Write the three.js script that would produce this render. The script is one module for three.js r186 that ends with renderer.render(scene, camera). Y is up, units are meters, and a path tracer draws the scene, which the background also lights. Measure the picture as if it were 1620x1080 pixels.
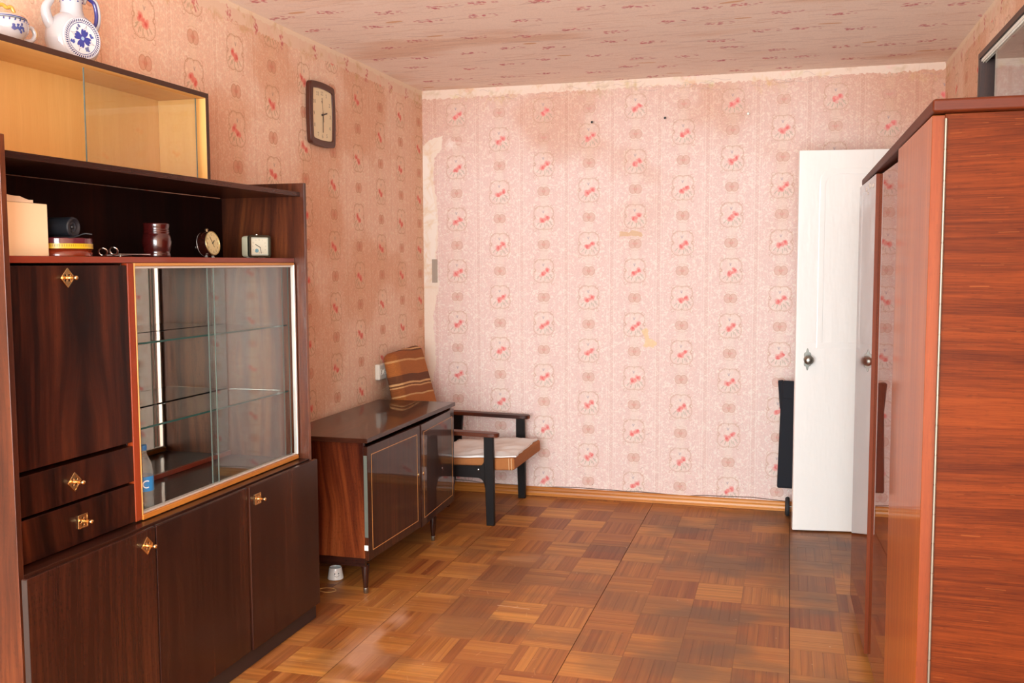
import * as THREE from 'three';
import { RoundedBoxGeometry } from 'three/addons/geometries/RoundedBoxGeometry.js';
import { mergeGeometries, toCreasedNormals } from 'three/addons/utils/BufferGeometryUtils.js';
import { RectAreaLightUniformsLib } from 'three/addons/lights/RectAreaLightUniformsLib.js';

// ---------------------------------------------------------------- camera, sky, light, exposure
// metres; x to the right along the back wall (z = 0), left wall at x = 0, floor at y = 0
const scene = new THREE.Scene();
const camera = new THREE.PerspectiveCamera(2 * Math.atan(540 / 1535.08) * 180 / Math.PI, 1.5, 0.05, 60);
camera.position.set(2.2114, 1.431, 5.745);
camera.rotation.set(-0.0802, 0.2774, -0.0038, 'YXZ');
const renderer = new THREE.WebGLRenderer({ antialias: true });
renderer.shadowMap.enabled = true;
renderer.toneMapping = THREE.LinearToneMapping;
renderer.toneMappingExposure = 1.0;
scene.background = new THREE.Color(0.86, 0.93, 1.0);
scene.backgroundIntensity = 5;
const W = 3.004, D = 6.6, H = 2.5, T = 0.15;
const WIN = { x0: 0.15, x1: 2.85, y0: 0.2, y1: 2.38 };
RectAreaLightUniformsLib.init();
const daylight = new THREE.RectAreaLight(new THREE.Color(0.955, 0.985, 1.015), 20, WIN.x1 - WIN.x0 - 0.1, WIN.y1 - WIN.y0 - 0.1);
daylight.name = 'window_daylight';
daylight.position.set((WIN.x0 + WIN.x1) / 2, (WIN.y0 + WIN.y1) / 2, D + 0.12);
daylight.lookAt((WIN.x0 + WIN.x1) / 2, (WIN.y0 + WIN.y1) / 2, 0);
scene.add(daylight);

// ---------------------------------------------------------------- helpers
let seedState = 12345;
const rnd = () => { seedState = (seedState + 0x6d2b79f5) | 0; let t = Math.imul(seedState ^ (seedState >>> 15), 1 | seedState); t = (t + Math.imul(t ^ (t >>> 7), 61 | t)) ^ t; return ((t ^ (t >>> 14)) >>> 0) / 4294967296; };
const rr = (a, b) => a + (b - a) * rnd();
const V3 = (x, y, z) => new THREE.Vector3(x, y, z);
const hash = (x, y) => { let h = Math.imul(x, 374761393) + Math.imul(y, 668265263); h = Math.imul(h ^ (h >>> 13), 1274126177); return ((h ^ (h >>> 16)) >>> 0) / 4294967296; };
function vn(x, y) {
  const ix = Math.floor(x), iy = Math.floor(y); let fx = x - ix, fy = y - iy;
  fx = fx * fx * (3 - 2 * fx); fy = fy * fy * (3 - 2 * fy);
  const a = hash(ix, iy), b = hash(ix + 1, iy), c = hash(ix, iy + 1), d = hash(ix + 1, iy + 1);
  return a + (b - a) * fx + (c - a) * fy + (a - b - c + d) * fx * fy;
}
const fbm = (x, y, o = 4) => { let s = 0, a = 0.5, n = 0; for (let i = 0; i < o; i++) { s += a * vn(x, y); n += a; a *= 0.5; x = x * 2.03 + 17.1; y = y * 2.03 + 5.7; } return s / n; };
const sm = (a, b, x) => { const t = Math.min(1, Math.max(0, (x - a) / (b - a))); return t * t * (3 - 2 * t); };
const mix3 = (a, b, t) => [a[0] + (b[0] - a[0]) * t, a[1] + (b[1] - a[1]) * t, a[2] + (b[2] - a[2]) * t];
function canvas(w, h) { const c = document.createElement('canvas'); c.width = w; c.height = h; return c; }
function paint(c, f) { // f(x, y) -> [r, g, b] in 0..255
  const ctx = c.getContext('2d'), im = ctx.createImageData(c.width, c.height), d = im.data;
  for (let y = 0, i = 0; y < c.height; y++) for (let x = 0; x < c.width; x++, i += 4) { const q = f(x, y); d[i] = q[0]; d[i + 1] = q[1]; d[i + 2] = q[2]; d[i + 3] = 255; }
  ctx.putImageData(im, 0, 0); return ctx;
}
function tex(c, wrap = THREE.MirroredRepeatWrapping, srgb = true) {
  const t = new THREE.CanvasTexture(c); t.wrapS = t.wrapT = wrap; t.magFilter = THREE.LinearFilter; if (srgb) t.colorSpace = THREE.SRGBColorSpace; t.anisotropy = 8; return t;
}
const std = (o) => new THREE.MeshStandardMaterial(o);
const phys = (o) => new THREE.MeshPhysicalMaterial(o);
const used = new Map();
function numbered(n) { const k = used.get(n) ?? 0; used.set(n, k + 1); return k ? n + '_' + String(k).padStart(3, '0') : n; }
function shadow(m) { m.castShadow = m.receiveShadow = true; return m; }
function mesh(name, geo, mat, parent, pos, rot) {
  const m = shadow(new THREE.Mesh(geo, mat));
  m.name = parent === scene ? numbered(name) : name;
  if (pos) m.position.set(...pos);
  if (rot) m.rotation.set(...rot);
  parent.add(m); return m;
}
function thing(name, label, category, pos = [0, 0, 0], turn = 0, group) {
  const o = new THREE.Group(); o.name = numbered(name); scene.add(o); o.position.set(...pos); o.rotation.y = turn;
  o.userData = { label, category }; if (group) o.userData.group = group; return o;
}
function struct(name, geo, mat, pos) { const m = mesh(name, geo, mat, scene, pos); m.userData.kind = 'structure'; return m; }
// uv in metres; v runs along the grain
function grainUV(g, grain = 'y', sx = 0.6, sy = 1.2, ox = rnd() * 3, oy = rnd() * 3) {
  if (g.index) g = g.toNonIndexed();
  const p = g.attributes.position, uv = new Float32Array(p.count * 2), n = new THREE.Vector3(), a = V3(), b = V3(), c = V3();
  const gi = 'xyz'.indexOf(grain);
  for (let i = 0; i < p.count; i += 3) {
    a.fromBufferAttribute(p, i); b.fromBufferAttribute(p, i + 1); c.fromBufferAttribute(p, i + 2);
    n.copy(b).sub(a).cross(c.clone().sub(a));
    const m = [Math.abs(n.x), Math.abs(n.y), Math.abs(n.z)], k = m.indexOf(Math.max(...m));
    const along = k === gi ? (gi + 1) % 3 : gi, across = 3 - k - along;
    for (let j = 0; j < 3; j++) { uv[(i + j) * 2] = p.getComponent(i + j, across) / sx + ox; uv[(i + j) * 2 + 1] = p.getComponent(i + j, along) / sy + oy; }
  }
  g.setAttribute('uv', new THREE.BufferAttribute(uv, 2)); return g;
}
function box(w, h, d, r = 0.0015, grain = 'y') { return grainUV(new RoundedBoxGeometry(w, h, d, 1, Math.min(r, w / 2.1, h / 2.1, d / 2.1)), grain); }
// panel by its limits
function slab(x0, x1, y0, y1, z0, z1, grain = 'y', r = 0.0015) { return box(x1 - x0, y1 - y0, z1 - z0, r, grain).translate((x0 + x1) / 2, (y0 + y1) / 2, (z0 + z1) / 2); }
function tube(pts, r, seg = 24, rad = 8, closed = false) { return new THREE.TubeGeometry(new THREE.CatmullRomCurve3(pts.map((q) => V3(...q)), closed), seg, r, rad, closed); }
function lathe(pts, seg = 40) { return new THREE.LatheGeometry(pts.map((q) => new THREE.Vector2(q[0], q[1])), seg); }
function rectShape(w, h, r) {
  const s = new THREE.Shape(), x = w / 2, y = h / 2;
  s.moveTo(-x + r, -y); s.lineTo(x - r, -y); s.quadraticCurveTo(x, -y, x, -y + r); s.lineTo(x, y - r); s.quadraticCurveTo(x, y, x - r, y);
  s.lineTo(-x + r, y); s.quadraticCurveTo(-x, y, -x, y - r); s.lineTo(-x, -y + r); s.quadraticCurveTo(-x, -y, -x + r, -y); return s;
}
// a flat ring of rectangular outline: outer w x h, band b, depth t (centred, facing +z)
function frameGeo(w, h, b, t, r = 0.002, bevel = 0.0008) {
  const s = rectShape(w, h, r); s.holes.push(new THREE.Path(rectShape(w - 2 * b, h - 2 * b, Math.max(0.0005, r * 0.5)).getPoints(6).reverse()));
  return new THREE.ExtrudeGeometry(s, { depth: t, bevelEnabled: bevel > 0, bevelSize: bevel, bevelThickness: bevel, bevelSegments: 1, curveSegments: 6 });
}
// disc or rectangle that carries a print, uv 0..1
function printDisc(rx, ry, seg = 40) {
  const g = new THREE.CircleGeometry(1, seg); g.scale(rx, ry, 1); return g;
}

// ---------------------------------------------------------------- textures
function woodTexture(w, h, stops, o) {
  const c = canvas(w, h);
  paint(c, (x, y) => {
    const u = x / w * o.across, v = y / h * o.along; // metres
    const warp = (fbm(u * 3 + 9, v * 1.4, 3) - 0.5) * o.warp;
    const uu = u + warp;
    let t = o.band * (fbm(uu * o.bandFreq, v * 0.8, 3) - 0.5) + o.line * (fbm(uu * o.lineFreq, v * 3, 3) - 0.5) + o.fine * (fbm(uu * 900, v * 22 + 3, 2) - 0.5);
    t = Math.min(0.999, Math.max(0, 0.5 + t));
    const k = t * (stops.length - 1), i = Math.floor(k);
    const q = mix3(stops[i], stops[i + 1], k - i);
    if (o.pore) { const pr = fbm(uu * 1300, v * 60, 1); if (pr > 0.86) return [q[0] * (1 - o.pore), q[1] * (1 - o.pore), q[2] * (1 - o.pore)]; }
    return q;
  });
  return c;
}
const mahoganyCanvas = woodTexture(768, 1024, [[26, 10, 8], [40, 18, 13], [50, 24, 16], [62, 31, 19], [84, 44, 25]], { across: 0.6, along: 1.2, warp: 0.05, band: 0.75, bandFreq: 14, line: 0.55, lineFreq: 90, fine: 0.3, pore: 0.25 });
const mahoganyMap = tex(mahoganyCanvas);
const flameCanvas = woodTexture(512, 768, [[40, 14, 9], [76, 32, 18], [108, 50, 27], [146, 74, 38], [176, 100, 54]], { across: 0.6, along: 1.2, warp: 0.16, band: 1.2, bandFreq: 10, line: 0.6, lineFreq: 60, fine: 0.25, pore: 0.2 });
const flameMap = tex(flameCanvas);
const redwoodCanvas = woodTexture(1024, 1024, [[66, 24, 10], [88, 36, 15], [108, 47, 20], [124, 58, 26], [150, 78, 38]], { across: 0.6, along: 1.2, warp: 0.03, band: 0.8, bandFreq: 9, line: 0.5, lineFreq: 150, fine: 0.4, pore: 0.12 });
{ // wear: pale rubbed scratches along the grain
  const ctx = redwoodCanvas.getContext('2d');
  for (let i = 0; i < 260; i++) {
    const x = rnd() * 1024, y = rnd() * 1024, l = rr(4, 46);
    ctx.strokeStyle = `rgba(216,160,112,${rr(0.04, 0.17)})`; ctx.lineWidth = rr(0.6, 4);
    ctx.beginPath(); ctx.moveTo(x, y); ctx.lineTo(x + rr(-2, 2), y + l); ctx.stroke();
  }
}
const redwoodMap = tex(redwoodCanvas);
const lacquerCanvas = woodTexture(512, 768, [[120, 52, 20], [146, 70, 28], [160, 80, 34], [174, 92, 42], [190, 106, 52]], { across: 0.6, along: 1.2, warp: 0.04, band: 0.6, bandFreq: 8, line: 0.5, lineFreq: 80, fine: 0.3, pore: 0.08 });
const lacquerMap = tex(lacquerCanvas);
const birchMap = tex(woodTexture(512, 512, [[198, 146, 78], [210, 158, 88], [216, 166, 96], [224, 176, 108]], { across: 0.6, along: 1.2, warp: 0.05, band: 0.5, bandFreq: 8, line: 0.4, lineFreq: 60, fine: 0.3 }));
const pineMap = tex(woodTexture(512, 512, [[150, 84, 26], [184, 112, 40], [200, 128, 50], [216, 146, 66]], { across: 0.3, along: 1.2, warp: 0.04, band: 0.7, bandFreq: 16, line: 0.6, lineFreq: 120, fine: 0.3 }));

// --- floral wallpaper, drawn over a whole wall of wm x hm metres
function flower(ctx, x, y, s, c1, c2) { // a pair of roses with leaves
  const blob = (bx, by, r, col) => { for (let k = 0; k < 7; k++) { ctx.fillStyle = col; ctx.beginPath(); ctx.ellipse(x + (bx + rr(-r, r) * 0.55) * s, y + (by + rr(-r, r) * 0.55) * s, r * 0.5 * s, r * 0.4 * s, rr(0, 3), 0, 7); ctx.fill(); } };
  ctx.lineCap = 'round';
  for (const [lx, ly, a] of [[-22, 16, 2.2], [-12, 20, 1.9], [2, 22, 1.6], [14, 20, 1.2], [22, 14, 0.9], [18, 8, 0.4], [8, 16, 1.4]]) {
    ctx.strokeStyle = c2; ctx.lineWidth = 2.8 * s; ctx.beginPath(); ctx.moveTo(x + lx * 0.8 * s, y + ly * 0.75 * s); ctx.lineTo(x + (lx + Math.cos(a) * 5) * s, y + (ly + Math.sin(a) * 5) * s); ctx.stroke();
  }
  blob(-6, 5, 12, c1[0]); blob(-6, 5, 7, c1[1]); blob(9, -5, 11, c1[0]); blob(9, -5, 6, c1[1]); blob(1, 1, 7, c1[2]); blob(1, 1, 6, c1[0]);
}
function wallpaper(wm, hm, pw, o) {
  const S = pw / wm, ph = Math.round(hm * S), c = canvas(pw, ph);
  const pitch = o.pitch, x0 = o.x0;
  const ctx = paint(c, (px, py) => {
    const x = px / S, y = hm - py / S;
    let p = (x - x0) / pitch; p = (p - Math.floor(p + 0.5)) * pitch; const ap = Math.abs(p);
    const edge = pitch / 2 - ap;
    // mottled lace ground
    const m = vn(x * 70, y * 70), m2 = vn(x * 150 + 40, y * 150), f = vn(x * 420, y * 420);
    let q = mix3(o.pink, o.cream, sm(0.45, 0.95, m * 0.6 + m2 * 0.4));
    if (m2 > 0.62 && m > 0.35) q = mix3(q, o.white, 0.45);
    // pale lace band down each column, fine stripes between columns
    const band = 1 - sm(0.012, 0.034, ap);
    q = mix3(q, o.cream, band * 0.75);
    if (ap < 0.034) { const l = 0.5 + 0.5 * Math.sin(p * 1400); q = mix3(q, o.line, 0.12 * l * (vn(x * 600, y * 200) > 0.4 ? 1 : 0.3)); }
    const st = 1 - sm(0.0, 0.0022, Math.abs(edge - 0.013)); q = mix3(q, o.white, st * 0.8);
    const st2 = 1 - sm(0.0, 0.0022, Math.abs(edge - 0.028)); q = mix3(q, o.white, st2 * 0.5);
    if (edge < 0.011) { const ch = 0.5 + 0.5 * Math.sin(y * 420) * Math.cos(edge * 300); q = mix3(q, o.line, 0.2 * ch); }
    const g = 1 + (f - 0.5) * 0.09; q = [q[0] * g, q[1] * g, q[2] * g];
    // blotchy yellow-brown foxing, with wall shading painted in as brown darkening
    const a = o.ageAndShade(x, y, fbm(x * 2.2 + 3, y * 2.2, 4));
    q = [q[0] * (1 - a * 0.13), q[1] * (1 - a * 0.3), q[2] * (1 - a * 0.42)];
    return q;
  });
  const X = (x) => x * S, Y = (y) => (hm - y) * S, k = S / 683;
  const n0 = Math.floor(-x0 / pitch) - 1, n1 = Math.ceil((wm - x0) / pitch) + 1;
  for (let n = n0; n <= n1; n++) for (let j = -1; j * o.rise < hm + 0.4; j++) {
    const cx = X(x0 + n * pitch), ry = o.y0 % o.rise + j * o.rise + (n & 1 ? o.rise / 2 : 0), cy = Y(ry);
    // four-lobed medallion
    ctx.save(); ctx.translate(cx, cy); ctx.scale(k, k);
    const lobes = (k2) => { ctx.beginPath(); for (let i = 0; i <= 96; i++) { const t = i / 96 * Math.PI * 2, dx = Math.cos(t), dy = Math.sin(t); let R = 0; for (const [qx, qy, qr] of [[-14, -20, 28.5], [14, -20, 28.5], [-15, 19, 29.5], [15, 19, 29.5]]) { const b = dx * qx + dy * qy, disc = b * b - qx * qx - qy * qy + qr * qr * k2 * k2; if (disc > 0) R = Math.max(R, b + Math.sqrt(disc)); } i ? ctx.lineTo(dx * R, dy * R) : ctx.moveTo(dx * R, dy * R); } ctx.closePath(); };
    lobes(1); ctx.fillStyle = o.fill; ctx.fill();
    ctx.strokeStyle = o.stroke; ctx.lineWidth = 2.4; ctx.stroke();
    lobes(0.88); ctx.setLineDash([4, 3]); ctx.lineWidth = 1.3; ctx.stroke(); ctx.setLineDash([]);
    for (const sx of [-1, 1]) { ctx.lineWidth = 1.6; ctx.beginPath(); ctx.arc(sx * 40, -2, 6, 0, 7); ctx.stroke(); ctx.beginPath(); ctx.arc(sx * 34, -44, 7, 0, 5); ctx.stroke(); ctx.beginPath(); ctx.arc(sx * 38, 50, 6, 0, 5); ctx.stroke(); }
    flower(ctx, 3, 5, 1.3, o.rose, o.leaf);
    ctx.strokeStyle = o.bud; ctx.lineWidth = 1.6; for (const d of [-5, 0, 5]) { ctx.beginPath(); ctx.moveTo(-2, -20); ctx.lineTo(-2 + d, -30); ctx.stroke(); }
    ctx.beginPath(); ctx.moveTo(0, -48); ctx.lineTo(0, -38); ctx.moveTo(0, 40); ctx.lineTo(0, 52); ctx.strokeStyle = o.stroke; ctx.stroke();
    ctx.restore();
    // small double oval half-way
    ctx.save(); ctx.translate(cx, Y(ry + o.rise / 2)); ctx.scale(k, k); ctx.strokeStyle = o.stroke; ctx.fillStyle = o.oval; ctx.lineWidth = 1.8;
    for (const s of [-1, 1]) { ctx.beginPath(); ctx.ellipse(s * 10, 0, 15, 18, 0, 0, 7); ctx.fill(); ctx.stroke(); }
    ctx.fillStyle = o.rose[1]; for (const s of [-1, 0, 1]) { ctx.beginPath(); ctx.ellipse(s * 8, 2 - Math.abs(s) * 3, 5, 4, 0, 0, 7); ctx.globalAlpha = 0.35; ctx.fill(); ctx.globalAlpha = 1; }
    ctx.setLineDash([3, 3]); ctx.beginPath(); ctx.moveTo(-24, -20); ctx.quadraticCurveTo(0, -34, 24, -20); ctx.moveTo(-24, 20); ctx.quadraticCurveTo(0, 34, 24, 20); ctx.stroke(); ctx.setLineDash([]);
    ctx.restore();
  }
  return { c, ctx, X, Y, S };
}
// ragged strip of other paper along a path of points (metres), filled
function ragged(P, pts, fill, jag = 0.006) {
  const { ctx, X, Y } = P; ctx.fillStyle = fill; ctx.beginPath();
  pts.forEach(([x, y], i) => {
    const [nx, ny] = pts[(i + 1) % pts.length], L = Math.hypot(nx - x, ny - y), n = Math.max(2, Math.round(L / 0.012));
    for (let j = 0; j < n; j++) { const t = j / n, s = i === 0 || pts.length - 1 === i ? 0.3 : 1; const q = [X(x + (nx - x) * t + rr(-jag, jag) * s), Y(y + (ny - y) * t + rr(-jag, jag) * s)]; i || j ? ctx.lineTo(...q) : ctx.moveTo(...q); }
  });
  ctx.closePath(); ctx.fill();
}
function stain(P, x, y, w, h, col, n = 14) {
  const { ctx, X, Y, S } = P; for (let i = 0; i < n; i++) { ctx.fillStyle = col; ctx.beginPath(); ctx.ellipse(X(x + rr(-w, w) * 0.5), Y(y + rr(-h, h) * 0.5), rr(0.2, 0.55) * w * S, rr(0.2, 0.55) * h * S, rr(0, 3), 0, 7); ctx.fill(); }
}
const backP = wallpaper(W, H, 2048, {
  pitch: 0.278, rise: 0.32, x0: 0.778, y0: 2.025, pink: [227, 200, 194], cream: [233, 215, 206], white: [240, 229, 221], line: [194, 148, 134],
  fill: 'rgba(234,222,210,0.12)', stroke: 'rgba(186,142,116,0.5)', oval: 'rgba(206,158,142,0.42)', rose: ['rgba(228,140,136,0.42)', 'rgba(222,108,110,0.38)', 'rgba(234,172,164,0.45)'], leaf: 'rgba(142,138,116,0.34)', bud: 'rgba(140,124,146,0.5)',
  ageAndShade: (x, y, n) => Math.min(1, 0.32 * sm(1.85, 2.5, y + (n - 0.5) * 0.5) + 0.2 * sm(0.5, 0.7, n) * sm(1.2, 2.2, y) + 0.5 * sm(2.2, 3.0, x) * sm(1.7, 2.3, y) + 0.25 * (1 - sm(0.05, 0.5, x)) * sm(1.9, 2.3, y)),  // ageing stain plus dimmer light, painted browner toward the top
});
{
  const { ctx, X, Y } = backP;
  ragged(backP, [[0, 2.5], [3.004, 2.5], [3.004, 2.462], [2.2, 2.455], [1.2, 2.452], [0.5, 2.45], [0.0, 2.445]], 'rgba(232,214,198,0.85)', 0.008);
  for (let i = 0; i < 46; i++) stain(backP, rr(0, 3), rr(2.42, 2.5), rr(0.02, 0.12), rr(0.01, 0.03), `rgba(${200 + rr(-20, 20)},${160 + rr(-20, 20)},110,0.10)`, 6);
  ctx.strokeStyle = 'rgba(170,140,140,0.35)'; ctx.lineWidth = 2;
  for (let i = 0; i < 26; i++) { const x = rr(0.1, 2.9), y = rr(2.42, 2.49); ctx.beginPath(); ctx.moveTo(X(x), Y(y)); ctx.bezierCurveTo(X(x + 0.03), Y(y + 0.02), X(x + 0.05), Y(y - 0.02), X(x + rr(0.06, 0.12)), Y(y + rr(-0.02, 0.02))); ctx.stroke(); }
  // bare plaster down the left corner
  ragged(backP, [[0, 2.16], [0.05, 2.2], [0.135, 2.22], [0.12, 2.14], [0.075, 2.08], [0.07, 1.95], [0.095, 1.8], [0.1, 1.6], [0.085, 1.5], [0.1, 1.3], [0.06, 1.1], [0.075, 0.8], [0.03, 0.6], [0, 0.5]], 'rgba(240,228,212,0.85)', 0.006);
  ragged(backP, [[0, 2.1], [0.05, 2.1], [0.06, 1.9], [0.09, 1.7], [0.075, 1.45], [0, 1.3]], 'rgba(244,238,230,0.7)', 0.006);
  for (let i = 0; i < 12; i++) stain(backP, rr(0.005, 0.06), rr(1.2, 2.2), 0.02, 0.12, 'rgba(214,172,120,0.10)', 5);
  stain(backP, 0.2, 2.17, 0.07, 0.03, 'rgba(244,236,228,0.3)', 8);
  // glue mark and torn patch
  ragged(backP, [[1.245, 1.62], [1.30, 1.612], [1.315, 1.625], [1.375, 1.612], [1.375, 1.585], [1.31, 1.592], [1.24, 1.588]], 'rgba(212,172,126,0.6)', 0.004);
  ragged(backP, [[1.375, 1.03], [1.41, 1.05], [1.42, 0.99], [1.47, 0.96], [1.45, 0.93], [1.39, 0.935], [1.4, 0.98]], 'rgba(232,200,150,0.7)', 0.005);
  // wavy dark line just above the baseboard, with grime specks and short strokes
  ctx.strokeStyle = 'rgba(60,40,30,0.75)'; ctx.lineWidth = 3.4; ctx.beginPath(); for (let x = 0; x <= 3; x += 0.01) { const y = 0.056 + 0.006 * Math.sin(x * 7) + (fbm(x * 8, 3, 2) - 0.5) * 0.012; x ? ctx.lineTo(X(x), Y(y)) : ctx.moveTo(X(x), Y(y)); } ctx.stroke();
  for (let i = 0; i < 60; i++) { ctx.fillStyle = 'rgba(90,60,50,0.4)'; ctx.fillRect(X(rr(0.3, 2.3)), Y(rr(0.06, 0.16)), rr(1, 4), rr(1, 3)); }
  for (let i = 0; i < 26; i++) { ctx.strokeStyle = 'rgba(120,80,80,0.35)'; ctx.lineWidth = 1.4; const x = rr(0.5, 2.2), y = rr(0.1, 0.6); ctx.beginPath(); ctx.moveTo(X(x), Y(y)); ctx.lineTo(X(x + rr(-0.03, 0.03)), Y(y + rr(-0.02, 0.02))); ctx.stroke(); }
}
const sideP = wallpaper(4.2, H, 2048, { // u = 0 at the back corner
  pitch: 0.295, rise: 0.31, x0: 0.95, y0: 1.99, pink: [236, 200, 176], cream: [240, 212, 186], white: [246, 228, 208], line: [212, 162, 136],  // orange tint mixes ageing with warm bounce light put into the paper
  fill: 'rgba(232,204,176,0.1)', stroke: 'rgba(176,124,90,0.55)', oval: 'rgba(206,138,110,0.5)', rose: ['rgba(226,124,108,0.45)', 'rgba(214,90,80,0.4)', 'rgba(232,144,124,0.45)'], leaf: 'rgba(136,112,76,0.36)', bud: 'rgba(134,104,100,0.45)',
  ageAndShade: (x, y, n) => Math.min(1, 0.12 + 0.36 * sm(0.42, 0.62, n) + 0.25 * (1 - sm(0, 0.5, x))),
});
{
  ragged(sideP, [[0, 2.5], [4.2, 2.5], [4.2, 2.43], [3.0, 2.435], [2.0, 2.425], [1.0, 2.43], [0, 2.42]], 'rgba(232,202,176,0.9)', 0.006);
  ragged(sideP, [[0, 2.5], [4.2, 2.5], [4.2, 2.478], [2.0, 2.48], [0, 2.475]], 'rgba(236,214,188,0.8)', 0.006);
  for (let i = 0; i < 40; i++) stain(sideP, rr(0, 4.2), rr(2.4, 2.49), rr(0.02, 0.12), rr(0.01, 0.03), 'rgba(196,150,96,0.12)', 6);
  for (let x = 0.25; x < 4.2; x += rr(0.2, 0.36)) { const y = rr(2.42, 2.46); for (let k = 0; k < 12; k++) stain(sideP, x + rr(-0.02, 0.02), y + rr(-0.03, 0.03), 0.014, 0.012, 'rgba(190,80,84,0.35)', 2); }
  sideP.ctx.strokeStyle = 'rgba(120,80,50,0.35)'; sideP.ctx.lineWidth = 1.5; sideP.ctx.beginPath(); sideP.ctx.moveTo(sideP.X(1.56), sideP.Y(2.4)); sideP.ctx.lineTo(sideP.X(1.565), 2048); sideP.ctx.stroke();
}
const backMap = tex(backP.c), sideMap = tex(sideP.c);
// --- ceiling paper: pale ground, brushed grey-brown strokes, red sprigs
const ceilC = canvas(1400, 1900);
{
  const wm = W, zm = 4.1, S = 1400 / wm;
  const ctx = paint(ceilC, (px, py) => {
    const x = px / S, z = py / S, n = fbm(x * 1.5, z * 3, 4), f = vn(px * 0.6, py * 0.6);
    let q = mix3([246, 227, 212], [238, 217, 202], n); const b = sm(0.55, 0.75, fbm(x * 1.1 + 8, z * 4 + 2, 4)) * 0.35; q = mix3(q, [204, 150, 112], b);
    const g = 1 + (f - 0.5) * 0.05; return [q[0] * g, q[1] * g, q[2] * g];
  });
  ctx.lineCap = 'round';
  for (let i = 0; i < 2600; i++) {
    const x = rnd() * 1400, y = rnd() * 1900, l = rr(20, 90), c = rr(-0.25, 0.25);
    ctx.strokeStyle = rnd() < 0.6 ? `rgba(150,116,112,${rr(0.06, 0.2)})` : `rgba(180,120,80,${rr(0.06, 0.2)})`; ctx.lineWidth = rr(1.5, 5);
    ctx.beginPath(); ctx.moveTo(x, y); ctx.quadraticCurveTo(x + l * 0.5, y + rr(-10, 10), x + l, y + c * l); ctx.stroke();
  }
  for (let i = 0; i < 170; i++) {
    const gx = (i % 13) * 112 + ((Math.floor(i / 13) % 2) * 56) + rr(-26, 26), gy = Math.floor(i / 13) * 145 + rr(-40, 40);
    for (let k = 0; k < 16; k++) { ctx.fillStyle = `rgba(${rr(176, 206)},${rr(84, 104)},${rr(92, 110)},${rr(0.3, 0.6)})`; ctx.beginPath(); ctx.ellipse(gx + rr(-18, 18), gy + rr(-11, 11), rr(2.5, 5.5), rr(2, 4), rr(0, 3), 0, 7); ctx.fill(); }
    for (let k = 0; k < 4; k++) { ctx.fillStyle = 'rgba(184,96,100,0.4)'; ctx.beginPath(); ctx.ellipse(gx + rr(26, 44), gy + rr(-8, 10), 3.4, 2.6, 0, 0, 7); ctx.fill(); }
    if (i % 6 === 0) { ctx.fillStyle = 'rgba(196,124,58,0.45)'; ctx.beginPath(); ctx.ellipse(gx + 60, gy + 30, rr(14, 26), rr(4, 7), rr(-0.2, 0.2), 0, 7); ctx.fill(); }
  }
}
const ceilMap = tex(ceilC);

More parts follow.
